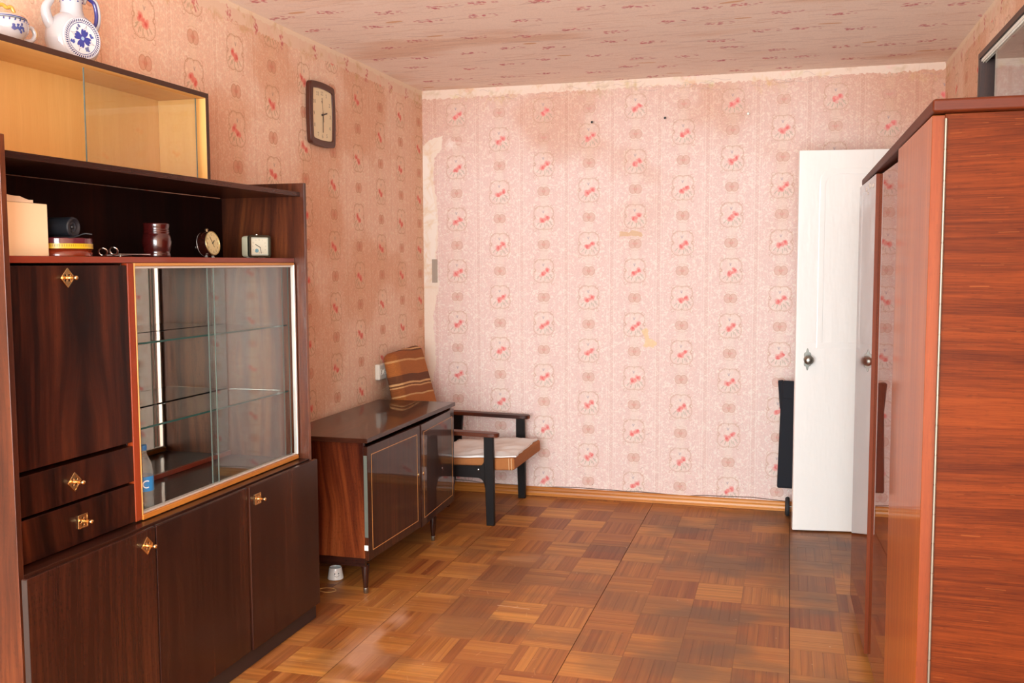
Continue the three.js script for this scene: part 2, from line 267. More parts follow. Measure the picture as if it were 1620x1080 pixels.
// ---------------------------------------------------------------- materials
const M = {
  mahogany: phys({ map: mahoganyMap, roughness: 0.26, specularIntensity: 0.55 }),
  mahoganyDull: std({ map: mahoganyMap, roughness: 0.42 }),
  inside: phys({ map: mahoganyMap, color: 0xa08078, roughness: 0.6, specularIntensity: 0.2 }),
  flame: phys({ map: flameMap, roughness: 0.25, specularIntensity: 0.6 }),
  polish: phys({ map: mahoganyMap, roughness: 0.3, specularIntensity: 0.1, clearcoat: 0.54, clearcoatRoughness: 0.02 }),
  redEdge: phys({ color: new THREE.Color('#7a2f1a'), roughness: 0.3, clearcoat: 0.3 }),
  redwood: phys({ map: redwoodMap, color: new THREE.Color(0.78, 0.74, 0.5), roughness: 0.5, specularIntensity: 0.15 }),
  lacquer: phys({ map: lacquerMap, color: new THREE.Color(0.55, 0.5, 0.5), roughness: 0.4, specularIntensity: 0, clearcoat: 0.72, clearcoatRoughness: 0.015 }),
  lacquerHazy: phys({ map: lacquerMap, color: new THREE.Color(0.85, 0.92, 0.72), roughness: 0.4, specularIntensity: 0.1, clearcoat: 0.38, clearcoatRoughness: 0.06 }),
  orangeEdge: phys({ map: lacquerMap, color: new THREE.Color(0.42, 0.33, 0.27), roughness: 0.5, specularIntensity: 0.4 }),
  cornice: phys({ map: lacquerMap, color: 0x7d6a62, roughness: 0.5, specularIntensity: 0.4 }),
  birch: std({ map: birchMap, roughness: 0.5 }),
  pine: std({ map: pineMap, roughness: 0.35 }),
  plinth: std({ color: 0x2a1a15, roughness: 0.6 }),
  darkTrim: std({ color: new THREE.Color('#3a2015'), roughness: 0.45 }),
  glass: phys({ color: 0xfafdfc, roughness: 0, transmission: 1, thickness: 0, ior: 1.5 }),
  glassEdge: phys({ color: new THREE.Color('#8b9a90'), roughness: 0.1, transmission: 0.6, thickness: 0 }),
  shelfGlass: phys({ color: 0xffffff, roughness: 0, transmission: 1, thickness: 0.006, ior: 1.5, attenuationColor: new THREE.Color(0.35, 0.75, 0.65), attenuationDistance: 0.12 }),
  tealEdge: std({ color: 0x1d423c, roughness: 0.15 }),
  mahoganyWarm: phys({ map: flameMap, color: new THREE.Color(0.36, 0.36, 0.38), roughness: 0.28, specularIntensity: 0.5 }),
  walnut: phys({ map: flameMap, color: new THREE.Color(0.5, 0.56, 0.56), roughness: 0.3 }),
  mirror: std({ color: 0xb8b2aa, metalness: 1, roughness: 0.03 }),
  chrome: std({ color: 0xe6e4e0, metalness: 1, roughness: 0.16 }),
  steel: std({ color: 0x9c9c94, metalness: 1, roughness: 0.38 }),
  alu: std({ color: 0xf0ece4, metalness: 0.7, roughness: 0.35 }),
  brass: std({ color: 0xe2bf8a, metalness: 1, roughness: 0.22 }),
  gold: std({ color: 0xbd8544, roughness: 0.35 }),
  white: phys({ color: 0xe9e8e4, roughness: 0.12, clearcoat: 1, clearcoatRoughness: 0.04 }),
  plastic: std({ color: 0xe4e2d8, roughness: 0.35 }),
  black: std({ color: 0x141519, roughness: 0.55 }),
  rubber: std({ color: 0x2a2a2c, roughness: 0.7 }),
};

// ---------------------------------------------------------------- the room
function planarWall(geo, uAxis, vAxis, u0, uSpan, v0, vSpan, flip = false) {
  const p = geo.attributes.position, uv = new Float32Array(p.count * 2), U = 'xyz'.indexOf(uAxis), Vv = 'xyz'.indexOf(vAxis);
  for (let i = 0; i < p.count; i++) { const u = (p.getComponent(i, U) - u0) / uSpan; uv[i * 2] = u; uv[i * 2 + 1] = flip ? 1 - (p.getComponent(i, Vv) - v0) / vSpan : (p.getComponent(i, Vv) - v0) / vSpan; }
  geo.setAttribute('uv', new THREE.BufferAttribute(uv, 2)); return geo;
}
const blk = (x0, x1, y0, y1, z0, z1) => new THREE.BoxGeometry(x1 - x0, y1 - y0, z1 - z0).translate((x0 + x1) / 2, (y0 + y1) / 2, (z0 + z1) / 2);
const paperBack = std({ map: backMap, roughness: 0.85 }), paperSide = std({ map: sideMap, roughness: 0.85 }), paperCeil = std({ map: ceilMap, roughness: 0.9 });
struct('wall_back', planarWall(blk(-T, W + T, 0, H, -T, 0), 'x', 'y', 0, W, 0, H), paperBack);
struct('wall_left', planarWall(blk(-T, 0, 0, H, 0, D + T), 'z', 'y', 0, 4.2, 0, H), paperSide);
const DO = { z0: 0.33, z1: 1.09, y1: 2.03 };
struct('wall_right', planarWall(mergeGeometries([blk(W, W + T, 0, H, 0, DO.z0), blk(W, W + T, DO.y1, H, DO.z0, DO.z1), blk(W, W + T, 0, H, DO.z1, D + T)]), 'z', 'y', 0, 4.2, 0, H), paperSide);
struct('wall_front', planarWall(mergeGeometries([blk(0, WIN.x0, 0, H, D, D + T), blk(WIN.x1, W, 0, H, D, D + T), blk(WIN.x0, WIN.x1, 0, WIN.y0, D, D + T), blk(WIN.x0, WIN.x1, WIN.y1, H, D, D + T)]), 'x', 'y', 0, W, 0, H), paperSide);
struct('ceiling', planarWall(blk(-T, W + T, H, H + T, -T, D + T), 'x', 'z', 0, W, 0, 4.1, true), paperCeil);
// hallway beyond the doorway
const hallM = std({ color: 0xb9a890, roughness: 0.85 });
struct('wall_hall', mergeGeometries([blk(4.2, 4.3, 0, H, -T, 1.7), blk(W + T, 4.2, 0, H, -T, 0), blk(W + T, 4.2, 0, H, 1.6, 1.7)]), hallM);
struct('floor_hall', blk(W + T, 4.3, -0.1, 0, -T, 1.7), M.pine);
struct('ceiling_hall', blk(W + T, 4.3, H, H + T, -T, 1.7), hallM);
// window behind the camera
{
  const wf = std({ color: 0xe8e8e4, roughness: 0.4 }), cx = (WIN.x0 + WIN.x1) / 2, w = WIN.x1 - WIN.x0, h = WIN.y1 - WIN.y0, cy = (WIN.y0 + WIN.y1) / 2;
  const win = struct('window_1', frameGeo(w, h, 0.05, 0.06, 0.003), wf, [cx, cy, D + 0.02]);
  for (const x of [-w / 6, w / 6]) mesh('mullion', box(0.05, h - 0.1, 0.05), wf, win, [x, 0, 0.03]);
  mesh('pane', new THREE.BoxGeometry(w - 0.1, h - 0.1, 0.004), M.glass, win, [0, 0, 0.045]);
  mesh('window_sill', box(w + 0.1, 0.03, 0.2, 0.004), wf, win, [0, -h / 2 - 0.016, -0.1]);
}
// baseboards: small moulded pine strip
function baseboard(name, len) {
  const s = new THREE.Shape(); s.moveTo(0, 0); s.lineTo(0.026, 0); s.lineTo(0.026, 0.008); s.quadraticCurveTo(0.022, 0.014, 0.021, 0.02); s.quadraticCurveTo(0.02, 0.03, 0.013, 0.034); s.lineTo(0.012, 0.046); s.quadraticCurveTo(0.009, 0.052, 0, 0.052); s.lineTo(0, 0);
  const g = new THREE.ExtrudeGeometry(s, { depth: len, bevelEnabled: false, curveSegments: 4 });
  return grainUV(g, 'z', 0.3, 1.2);
}
{
  const b = struct('baseboard_back', baseboard('b', 2.97).rotateY(Math.PI / 2).scale(1, 1, -1), M.pine); // placed along x, profile towards +z
  b.geometry.dispose(); const g = baseboard('b', 2.96); g.applyMatrix4(new THREE.Matrix4().makeBasis(V3(0, 0, 1), V3(0, 1, 0), V3(1, 0, 0))); // mirrored: fix winding
  const p = g.attributes.position, u = g.attributes.uv; for (let i = 0; i < p.count; i += 3) { const a = V3().fromBufferAttribute(p, i + 1), c = V3().fromBufferAttribute(p, i + 2); p.setXYZ(i + 1, c.x, c.y, c.z); p.setXYZ(i + 2, a.x, a.y, a.z); const ux = u.getX(i + 1), uy = u.getY(i + 1); u.setXY(i + 1, u.getX(i + 2), u.getY(i + 2)); u.setXY(i + 2, ux, uy); }
  g.computeVertexNormals(); b.geometry = g; b.position.set(0.03, 0.001, 0.0005);
  const l = struct('baseboard_left', baseboard('b', 6.5), M.pine, [0.0005, 0.001, 0.03]);
  l.rotation.set(0, 0, 0);
  const r = struct('baseboard_right', baseboard('b', 5.3).rotateY(Math.PI), M.pine, [W - 0.0005, 0.001, 6.52]);
}

// --- parquet: every strip cut by itself, laid in five-strip blocks that alternate in direction
const FZ = 4.1, floorC = canvas(1536, 2048);
const strips = [];
{
  const bx = 0.1955, bz = 0.2265, S = 1536 / W, SZ = 2048 / FZ;
  const ctx = floorC.getContext('2d'); ctx.fillStyle = '#7a4a26'; ctx.fillRect(0, 0, 1536, 2048);
  const gx0 = 2.24 - 12 * bx, gz0 = 0.965 - 5 * bz;
  for (let i = -1; i < 17; i++) for (let j = 0; j < 30; j++) {
    const X0 = gx0 + i * bx, Z0 = gz0 + j * bz, alongX = (i + j) & 1; const bt = rr(-0.24, 0.24);
    for (let k = 0; k < 5; k++) {
      let x0 = alongX ? X0 : X0 + k * bx / 5, x1 = alongX ? X0 + bx : X0 + (k + 1) * bx / 5, z0 = alongX ? Z0 + k * bz / 5 : Z0, z1 = alongX ? Z0 + (k + 1) * bz / 5 : Z0 + bz;
      x0 = Math.max(x0, 0.002); x1 = Math.min(x1, W - 0.002); z0 = Math.max(z0, 0.002); z1 = Math.min(z1, D - 0.002);
      if (x1 - x0 < 0.004 || z1 - z0 < 0.004) continue;
      strips.push({ x0, x1, z0, z1 });
      if (z0 > FZ) continue;
      // random wood tone, with grain sheen painted in: lighter for strips along x
      const t = Math.min(1, Math.max(0, (alongX ? 0.6 : 0.34) + bt + rr(-0.26, 0.26) * (x0 > 1.45 ? 0.4 : 0.9)));
      const base = mix3([134, 69, 32], [208, 142, 66], t), rx = x0 * S, rz = z0 * SZ, rw = (x1 - x0) * S, rh = (z1 - z0) * SZ;
      ctx.save(); ctx.beginPath(); ctx.rect(rx, rz, rw, rh); ctx.clip();
      ctx.fillStyle = `rgb(${base.map(Math.round)})`; ctx.fillRect(rx, rz, rw, rh);
      const n = 26;
      for (let q = 0; q < n; q++) {
        const d = rnd() < 0.55; ctx.strokeStyle = d ? `rgba(100,50,20,${rr(0.02, 0.12)})` : `rgba(222,156,76,${rr(0.02, 0.12)})`; ctx.lineWidth = rnd() < 0.35 ? rr(3, 9) : rr(0.5, 2.2); ctx.beginPath();
        if (alongX) { const y = rz + rnd() * rh; ctx.moveTo(rx, y); ctx.bezierCurveTo(rx + rw * 0.3, y + rr(-3, 3), rx + rw * 0.6, y + rr(-3, 3), rx + rw, y + rr(-4, 4)); }
        else { const x = rx + rnd() * rw; ctx.moveTo(x, rz); ctx.bezierCurveTo(x + rr(-3, 3), rz + rh * 0.3, x + rr(-3, 3), rz + rh * 0.6, x + rr(-4, 4), rz + rh); }
        ctx.stroke();
      }
      ctx.restore();
    }
  }
  // wear: dull grey traffic paths, grime, pale rubbed streaks
  const im = ctx.getImageData(0, 0, 1536, 2048), d = im.data;
  for (let y = 0, i = 0; y < 2048; y++) for (let x = 0; x < 1536; x++, i += 4) {
    const X = x / S, Z = y / SZ, n = fbm(X * 2.6, Z * 2.6, 4), n2 = fbm(X * 9 + 4, Z * 5, 3);
    const grey = 0.42 * sm(0.5, 0.68, n) * sm(1.2, 1.7, X) + 0.34 * sm(0.52, 0.7, fbm(X * 3 + 20, Z * 5 + 3, 4));
    const sq = (v) => v * v; const pale = Math.min(0.7, 0.6 * Math.exp(-sq((X - 0.715) / 0.045)) * sm(1.75, 2.1, Z) * (1 - sm(2.6, 2.9, Z)) * sm(0.2, 0.6, n2) + 0.42 * Math.exp(-sq((X - 0.72) / 0.26) - sq((Z - 2.75) / 0.75)) * sm(0.3, 0.65, n2) + 0.35 * Math.exp(-sq((X - 0.98) / 0.18) - sq((Z - 1.28) / 0.07)) * sm(0.3, 0.6, n2));
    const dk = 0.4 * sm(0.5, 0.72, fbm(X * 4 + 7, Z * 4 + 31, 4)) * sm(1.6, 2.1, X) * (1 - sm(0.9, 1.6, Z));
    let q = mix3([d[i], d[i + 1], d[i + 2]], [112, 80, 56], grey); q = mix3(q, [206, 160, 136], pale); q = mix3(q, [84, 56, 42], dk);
    d[i] = q[0]; d[i + 1] = q[1]; d[i + 2] = q[2];
  }
  ctx.putImageData(im, 0, 0);
  ctx.lineCap = 'round';
  for (let i = 0; i < 240; i++) { ctx.strokeStyle = `rgba(226,190,160,${rr(0.08, 0.35)})`; ctx.lineWidth = rr(0.6, 2); const x = rr(0.5, 1.4) * S, y = rr(1.2, 3.6) * SZ; ctx.beginPath(); ctx.moveTo(x, y); ctx.lineTo(x + rr(-10, 14), y + rr(-22, 22)); ctx.stroke(); }
  for (let i = 0; i < 90; i++) { ctx.fillStyle = 'rgba(240,226,206,0.8)'; ctx.beginPath(); ctx.arc(rr(0.4, 2.4) * S, rr(0.3, 3.4) * SZ, rr(0.5, 1.5), 0, 7); ctx.fill(); }
  ctx.strokeStyle = 'rgba(236,214,190,0.8)'; ctx.lineWidth = 2.4; ctx.beginPath(); ctx.moveTo(1.06 * S, 1.937 * SZ); ctx.lineTo(1.2 * S, 1.946 * SZ); ctx.stroke();  // pale crack line with its gap highlight painted in
  for (let i = 0; i < 16; i++) { ctx.strokeStyle = 'rgba(40,24,16,0.6)'; ctx.lineWidth = rr(1, 3); const x = rr(1.4, 2.2) * S, y = rr(0.2, 0.6) * SZ; ctx.beginPath(); ctx.moveTo(x, y); ctx.lineTo(x + rr(8, 40), y + rr(-4, 4)); ctx.stroke(); }
}
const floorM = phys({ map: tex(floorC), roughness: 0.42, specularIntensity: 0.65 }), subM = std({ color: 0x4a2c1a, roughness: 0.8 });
const floor = struct('floor', blk(-T, W + T, -0.12, -0.012, -T, D + T), subM);
{
  const floorUV = (g) => { const p = g.attributes.position, uv = g.attributes.uv; for (let i = 0; i < p.count; i++) uv.setXY(i, p.getX(i) / W, 1 - p.getZ(i) / FZ); return g; };
  const geo = ({ x0, x1, z0, z1 }) => { const wide = (v) => Math.abs(v - 2.24) < 0.003 || Math.abs(v - 1.458) < 0.004 || Math.abs(v - 0.676) < 0.004 ? 0.0014 : 0.00022; const g = blk(x0 + wide(x0), x1 - wide(x1), -0.0125, rr(-0.0006, -0.0002), z0 + 0.0002, z1 - 0.0002); return floorUV(g); };
  camera.updateMatrixWorld(true); camera.updateProjectionMatrix();
  const pr = (x, z) => V3(x, 0, z).project(camera);
  for (const s of strips) {
    const cx = (s.x0 + s.x1) / 2, cz = (s.z0 + s.z1) / 2, q = [pr(s.x0, s.z0), pr(s.x1, s.z0), pr(s.x1, s.z1), pr(s.x0, s.z1)];
    let a = 0; for (let i = 0; i < 4; i++) { const m = q[i], n = q[(i + 1) % 4]; a += m.x * n.y - n.x * m.y; }
    const c = pr(cx, cz), seen = Math.abs(c.x) < 1 && Math.abs(c.y) < 1 && cz < 4 && !(cx > 2.46 && cz > 1.0) && !(cx < 0.42 && cz > 2.2) && !(cx < 0.46 && cz < 2.0);
    s.area = seen ? Math.abs(a) : 0;
  }
  strips.sort((a, b) => b.area - a.area);
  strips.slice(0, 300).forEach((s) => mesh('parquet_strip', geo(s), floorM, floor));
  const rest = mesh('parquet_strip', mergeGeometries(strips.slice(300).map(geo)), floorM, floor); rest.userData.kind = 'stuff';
  let k = 0; floor.children.forEach((c) => { if (k) c.name = 'parquet_strip_' + String(k).padStart(3, '0'); k++; });
}

// --- door_1: white painted leaf standing open, hinged on the right wall; its casing is trim_1
{
  const paintC = canvas(256, 1024); paint(paintC, (x, y) => { const v = 128 + 90 * (fbm(x * 0.04, y * 0.006, 3) - 0.5) + 30 * (fbm(x * 0.12, y * 0.014, 2) - 0.5) + 40 * (fbm(x * 0.05 + 30, y * 0.03, 2) - 0.5); return [v, v, v]; });
  const dm = phys({ color: 0xf4f3f0, roughness: 0.3, clearcoat: 0.8, clearcoatRoughness: 0.08, bumpMap: tex(paintC, THREE.RepeatWrapping, false), bumpScale: 0.004 });
  const w = 0.74, h = 2.0, t = 0.038;
  const door = new THREE.Group(); door.name = 'door_1'; door.userData.kind = 'structure'; scene.add(door);
  door.position.set(2.985, 0.008, 0.325); door.rotation.y = Math.atan2(0.046, 0.326); // leaf runs along local -x
  const uvm = (g) => { const p = g.attributes.position, uv = g.attributes.uv; for (let i = 0; i < p.count; i++) uv.setXY(i, p.getX(i) / 0.37, p.getY(i) / 1.0); return g; };
  mesh('door_leaf', uvm(new RoundedBoxGeometry(w, h, t, 1, 0.003)), dm, door, [-w / 2, h / 2, 0]);
  // raised moulding under many coats of paint, with arched top corners
  for (const [y0, y1] of [[0.98, 1.9]]) {
    const a = w / 2 - 0.11, hh = y1 - y0; const outline = (d) => { const s = new THREE.Shape(), x = a - d, r = 0.06; s.moveTo(-x, d); s.lineTo(x, d); s.lineTo(x, hh - r - d); s.quadraticCurveTo(x - 0.005, hh - d - 0.01, x - r, hh - d); s.lineTo(-x + r, hh - d); s.quadraticCurveTo(-x + 0.005, hh - d - 0.01, -x, hh - r - d); s.closePath(); return s; };
    const s = outline(0); s.holes.push(new THREE.Path(outline(0.018).getPoints(6).reverse()));
    mesh('door_moulding', new THREE.ExtrudeGeometry(s, { depth: 0.001, bevelEnabled: true, bevelSize: 0.006, bevelThickness: 0.0008, bevelSegments: 2, curveSegments: 6 }), dm, door, [-w / 2, y0, t / 2]);
  }
  const kx = -w + 0.06, ky = 0.915;
  const plate = mesh('escutcheon', new THREE.ExtrudeGeometry((() => { const s = new THREE.Shape(); for (let i = 0; i <= 48; i++) { const a = i / 48 * Math.PI * 2, r = 1 + 0.14 * Math.cos(6 * a); const x = Math.sin(a) * 0.017 * r, y = Math.cos(a) * 0.05 * r; i ? s.lineTo(x, y) : s.moveTo(x, y); } return s; })(), { depth: 0.002, bevelEnabled: true, bevelSize: 0.001, bevelThickness: 0.001, bevelSegments: 1 }), M.steel, door, [kx, ky, t / 2]);
  mesh('door_knob', lathe([[0.0001, 0.062], [0.012, 0.061], [0.017, 0.057], [0.0185, 0.052], [0.0225, 0.05], [0.025, 0.043], [0.022, 0.035], [0.014, 0.03], [0.01, 0.02], [0.011, 0.006], [0.02, 0.003], [0.02, 0]].reverse()).rotateX(Math.PI / 2), M.steel, door, [kx, ky, t / 2 + 0.002]);
  mesh('door_knob', lathe([[0.0001, 0.062], [0.018, 0.058], [0.025, 0.045], [0.014, 0.03], [0.01, 0.02], [0.02, 0.003], [0.02, 0]].reverse()).rotateX(-Math.PI / 2), M.steel, door, [kx, ky, -t / 2 - 0.002]);
  const cas = std({ color: 0xdedcd6, roughness: 0.35 }), tr = new THREE.Group(); tr.name = 'trim_1'; tr.userData.kind = 'structure'; scene.add(tr);
  mesh('door_casing', blk(W - 0.012, W - 0.001, 0.0, DO.y1 + 0.06, DO.z1, DO.z1 + 0.06), cas, tr);
  mesh('door_casing', blk(W - 0.012, W - 0.001, 0.0, DO.y1 + 0.06, DO.z0 - 0.06, DO.z0 - 0.03), cas, tr);
  mesh('door_lintel', blk(W - 0.012, W - 0.001, DO.y1, DO.y1 + 0.06, DO.z0 - 0.029, DO.z1 - 0.001), cas, tr);
}

// ---------------------------------------------------------------- brass handle: fretted square plate with a turned peg, plate in the yz plane facing +x
function handle(parent, x, y, z, diamond, m = M.brass) {
  const s = rectShape(0.036, 0.036, 0.002);
  for (const [cx, cy, r] of [[0, 0.0095, 0.0042], [0, -0.0095, 0.0042], [0.0095, 0, 0.0042], [-0.0095, 0, 0.0042]]) { const p = new THREE.Path(); p.absarc(cx, cy, r, 0, Math.PI * 2, true); s.holes.push(p); }
  const plate = new THREE.ExtrudeGeometry(s, { depth: 0.0015, bevelEnabled: true, bevelSize: 0.0006, bevelThickness: 0.0006, bevelSegments: 1, curveSegments: 8 });
  const rim = frameGeo(0.038, 0.038, 0.003, 0.0026, 0.002, 0.0005);
  const peg = lathe([[0.0055, 0], [0.0055, 0.004], [0.0036, 0.007], [0.0042, 0.018], [0.0062, 0.021], [0.0066, 0.028], [0.005, 0.032], [0.0001, 0.033]], 20).rotateX(Math.PI / 2);
  const flat = mergeGeometries([plate, rim].map((g) => (g.index ? g.toNonIndexed() : g))); if (diamond) flat.rotateZ(Math.PI / 4);
  const h = new THREE.Group(); h.name = 'handle'; parent.add(h); h.position.set(x, y, z); h.rotation.y = Math.PI / 2;
  const pl = mesh('rosette', flat, m, h); mesh('peg', peg, m, h, [0, 0, 0.001]);
  return h;
}

// ---------------------------------------------------------------- the wall unit
{
  const u = thing('wall_unit', 'tall dark mahogany wall unit with glazed display case, drop-front, drawers and three lower doors', 'wall unit');
  const ZR = 2.272, ZL = 3.815, t = 0.018, XF = 0.385, XU = 0.34, XB = 0.03;
  const zi0 = ZR + t, zi1 = ZL - t;
  mesh('side_panel', slab(0.012, XF, 0.002, 1.747, ZR, ZR + t), M.walnut, u);
  mesh('side_panel', slab(0.012, XF, 0.002, 1.747, ZL - t, ZL), M.walnut, u);
  mesh('top_panel', slab(0.03, 0.368, 1.694, 1.712, zi0 + 0.0005, zi1 - 0.0005, 'z'), M.mahogany, u);
  mesh('back_panel', slab(0.014, 0.02, 0.07, 1.693, zi0 + 0.0005, zi1 - 0.0005), M.inside, u);
  mesh('shelf', slab(0.03, XU - 0.002, 1.437, 1.455, zi0 + 0.0005, zi1 - 0.0005, 'z'), M.redEdge, u);
  const ZM = 3.285; // partition between drawers and glass case
  mesh('partition', slab(0.03, XU - 0.022, 0.662, 1.436, ZM, ZM + 0.018), M.mahogany, u);
  mesh('middle_panel', slab(0.03, XF, 0.64, 0.658, zi0 + 0.0005, zi1 - 0.0005, 'z'), M.polish, u);
  // drop front and two drawers on the left
  const dz0 = ZM + 0.02, dz1 = zi1 - 0.003;
  const df = mesh('drop_front', slab(XU - 0.02, XU, 0.905, 1.43, dz0, dz1), M.mahoganyWarm, u);
  const hh = handle(df, XU + 0.0005, 1.397, 3.552, true); mesh('key', box(0.026, 0.006, 0.004, 0.001), M.brass, hh, [0.004, 0, 0.012]);
  for (const [y0, y1, hy, dia, hz] of [[0.787, 0.893, 0.840, true, 3.556], [0.664, 0.779, 0.724, false, 3.53]]) { const d = mesh('drawer', slab(XU - 0.3, XU, y0, y1, dz0, dz1), M.mahoganyWarm, u); handle(d, XU + 0.0005, hy, hz, dia); }
  // glass case frame
  const fz0 = zi0 + 0.012, fz1 = ZM + 0.0185;
  const fr = mesh('glass_frame', slab(XU - 0.02, XU + 0.002, 0.662, 1.436, fz1 - 0.028, fz1), std({ map: lacquerMap, color: 0xd8a898, roughness: 0.35 }), u);
  mesh('frame_strip', slab(XU - 0.006, XU + 0.004, 0.672, 1.43, fz1 - 0.0325, fz1 - 0.0285), M.gold, fr);
  mesh('frame_strip', slab(XU - 0.02, XU + 0.004, 1.4275, 1.4365, fz0 + 0.002, fz1 - 0.029, 'z'), M.gold, fr);
  mesh('frame_rail', slab(XU - 0.022, XU + 0.006, 0.6605, 0.676, fz0 + 0.002, fz1 - 0.029, 'z'), M.pine, fr);
  mesh('track', slab(XU - 0.019, XU - 0.001, 0.6765, 0.683, fz0 + 0.012, fz1 - 0.034, 'z'), M.alu, fr);
  mesh('track', slab(XU - 0.019, XU - 0.001, 1.42, 1.427, fz0 + 0.012, fz1 - 0.034, 'z'), M.alu, fr);
  mesh('edge_profile', slab(XU - 0.012, XU + 0.004, 0.677, 1.43, fz0 - 0.004, fz0 + 0.006), M.alu, fr);
  const caseGlass = phys({ color: 0xfafdfc, roughness: 0, transmission: 1, thickness: 0, ior: 1.5, specularIntensity: 0.6 });
  // two sliding panes with cut edges, both pushed to the right
  for (const [x, z0, z1] of [[XU - 0.015, 2.372, 2.87], [XU - 0.007, 2.34, 2.845]]) {
    const p = mesh('glass_pane', new THREE.BoxGeometry(0.003, 0.736, z1 - z0), caseGlass, u, [x, 1.0515, (z0 + z1) / 2]);
    for (const z of [-1, 1]) mesh('pane_edge', new THREE.BoxGeometry(0.0032, 0.736, 0.003), M.glassEdge, p, [0, 0, z * ((z1 - z0) / 2 + 0.0015)]);
  }
  mesh('mirror', slab(0.0215, 0.026, 0.675, 1.43, zi0 + 0.004, ZM - 0.004), M.mirror, u);
  mesh('mirror_rail', slab(0.0265, 0.034, 0.6585, 0.676, zi0 + 0.004, ZM - 0.004, 'z'), M.redEdge, u);
  for (const y of [1.19, 0.927]) mesh('glass_shelf', new RoundedBoxGeometry(0.262, 0.006, ZM - zi0 - 0.006, 1, 0.001), M.shelfGlass, u, [0.168, y, (ZM + zi0) / 2]).add(shadow(Object.assign(new THREE.Mesh(new THREE.BoxGeometry(0.0012, 0.0062, ZM - zi0 - 0.006).translate(0.1318, 0, 0), M.tealEdge), { name: 'shelf_edge' })));
  // lower cabinet
  mesh('plinth', slab(XF + 0.0005, XF + 0.006, 0.002, 0.064, ZR - 0.001, ZL + 0.001, 'z'), M.plinth, u);
  mesh('bottom_panel', slab(0.03, XF - 0.002, 0.067, 0.083, zi0 + 0.0005, zi1 - 0.0005, 'z'), M.mahogany, u);
  const dw = (ZL - ZR - 0.0) / 3;
  for (let i = 0; i < 3; i++) {
    const z0 = ZR - 0.002 + i * dw, z1 = z0 + dw - 0.003, out = i === 0 ? 0.006 : 0;
    const d = mesh('door', slab(XF + 0.002 + out, XF + 0.02 + out, 0.066, i === 0 ? 0.655 : 0.653, z0 + 0.001, z1, 'y', 0.003), M.mahogany, u);
    if (i === 0) handle(d, XF + 0.0205 + out, 0.602, z1 - 0.05, false);
    if (i === 2) handle(d, XF + 0.0205, 0.606, z0 + 0.045, true);
    if (i === 2) mesh('edge_wear', slab(XF + 0.004, XF + 0.0205, 0.07, 0.65, z1 + 0.0002, z1 + 0.0012), std({ color: 0x2b211d, roughness: 0.6 }), d);
  }
}

// ---------------------------------------------------------------- glazed bookshelves
function bookshelf(name, label, len, front) { // local: back at x = 0, front at x = 0.2, runs along +z, stands on y = 0
  const g = thing(name, label, 'bookshelf'), d = 0.2, h = 0.322, t = 0.017;
  const I = front.inside;
  // panels are veneered: pale inside face, dark front edge
  const panel = (nm, x0, x1, y0, y1, z0, z1, gr) => { const p = mesh(nm, slab(x0, x1 - 0.002, y0, y1, z0, z1, gr), I, g); mesh('edge_band', slab(x1 - 0.0018, x1, y0, y1, z0, z1, gr, 0.0005), M.darkTrim, p); return p; };
  panel('top_panel', 0.004, d, h - t, h, 0, len, 'z'); panel('bottom_panel', 0.004, d, 0.0005, t, 0, len, 'z');
  panel('side_panel', 0.004, d, t + 0.0005, h - t - 0.0005, 0, t, 'y'); panel('side_panel', 0.004, d, t + 0.0005, h - t - 0.0005, len - t, len, 'y');
  mesh('back_panel', slab(0.0005, 0.0035, 0.001, h - 0.001, 0.001, len - 0.001, 'y'), I, g);
  if (front.track) for (const y of [[t + 0.0005, t + 0.006], [h - t - 0.009, h - t - 0.0005]]) { const tr = mesh('track', slab(d - 0.026, d - 0.006, y[0], y[1], t + 0.001, len - t - 0.001, 'z'), front.track, g); for (const x of [d - 0.02, d - 0.012]) mesh('groove_lip', slab(x - 0.001, x + 0.001, y[0] - (y[0] > 0.1 ? 0.004 : 0), y[1] + (y[0] > 0.1 ? 0 : 0.004), t + 0.001, len - t - 0.001, 'z', 0.0003), front.track, tr); }
  for (const [x, z0, z1] of front.panes) { const p = mesh('glass_pane', new THREE.BoxGeometry(0.003, h - 2 * t - 0.012, z1 - z0), M.glass, g, [x, h / 2, (z0 + z1) / 2]); for (const z of [-1, 1]) mesh('pane_edge', new THREE.BoxGeometry(0.0032, h - 2 * t - 0.012, 0.003), M.glassEdge, p, [0, 0, z * ((z1 - z0) / 2 + 0.0015)]); }
  return g;
}
{
  const a = bookshelf('bookshelf', 'pale birch glazed bookshelf standing on top of the dark wall unit', 1.14, { inside: M.birch, panes: [[0.18, 0.052, 0.612]] });
  a.position.set(0.02, 1.7125, 2.672);
  const inner = std({ map: mahoganyMap, color: 0xf0e4d8, roughness: 0.5 }), pale = std({ color: 0x9a917c, roughness: 0.7 });
  const b = bookshelf('bookshelf', 'glazed bookshelf with white glass tracks on top of the wardrobe', 1.2, { inside: inner, track: M.plastic, panes: [[0.178, 0.04, 0.6], [0.186, 0.4, 0.98]] });
  b.position.set(3.0, 1.7655, 3.385); b.scale.y = 1.075; b.rotation.y = Math.PI;
  b.children.filter((c) => c.name === 'back_panel').forEach((c) => { c.material = pale; });
}

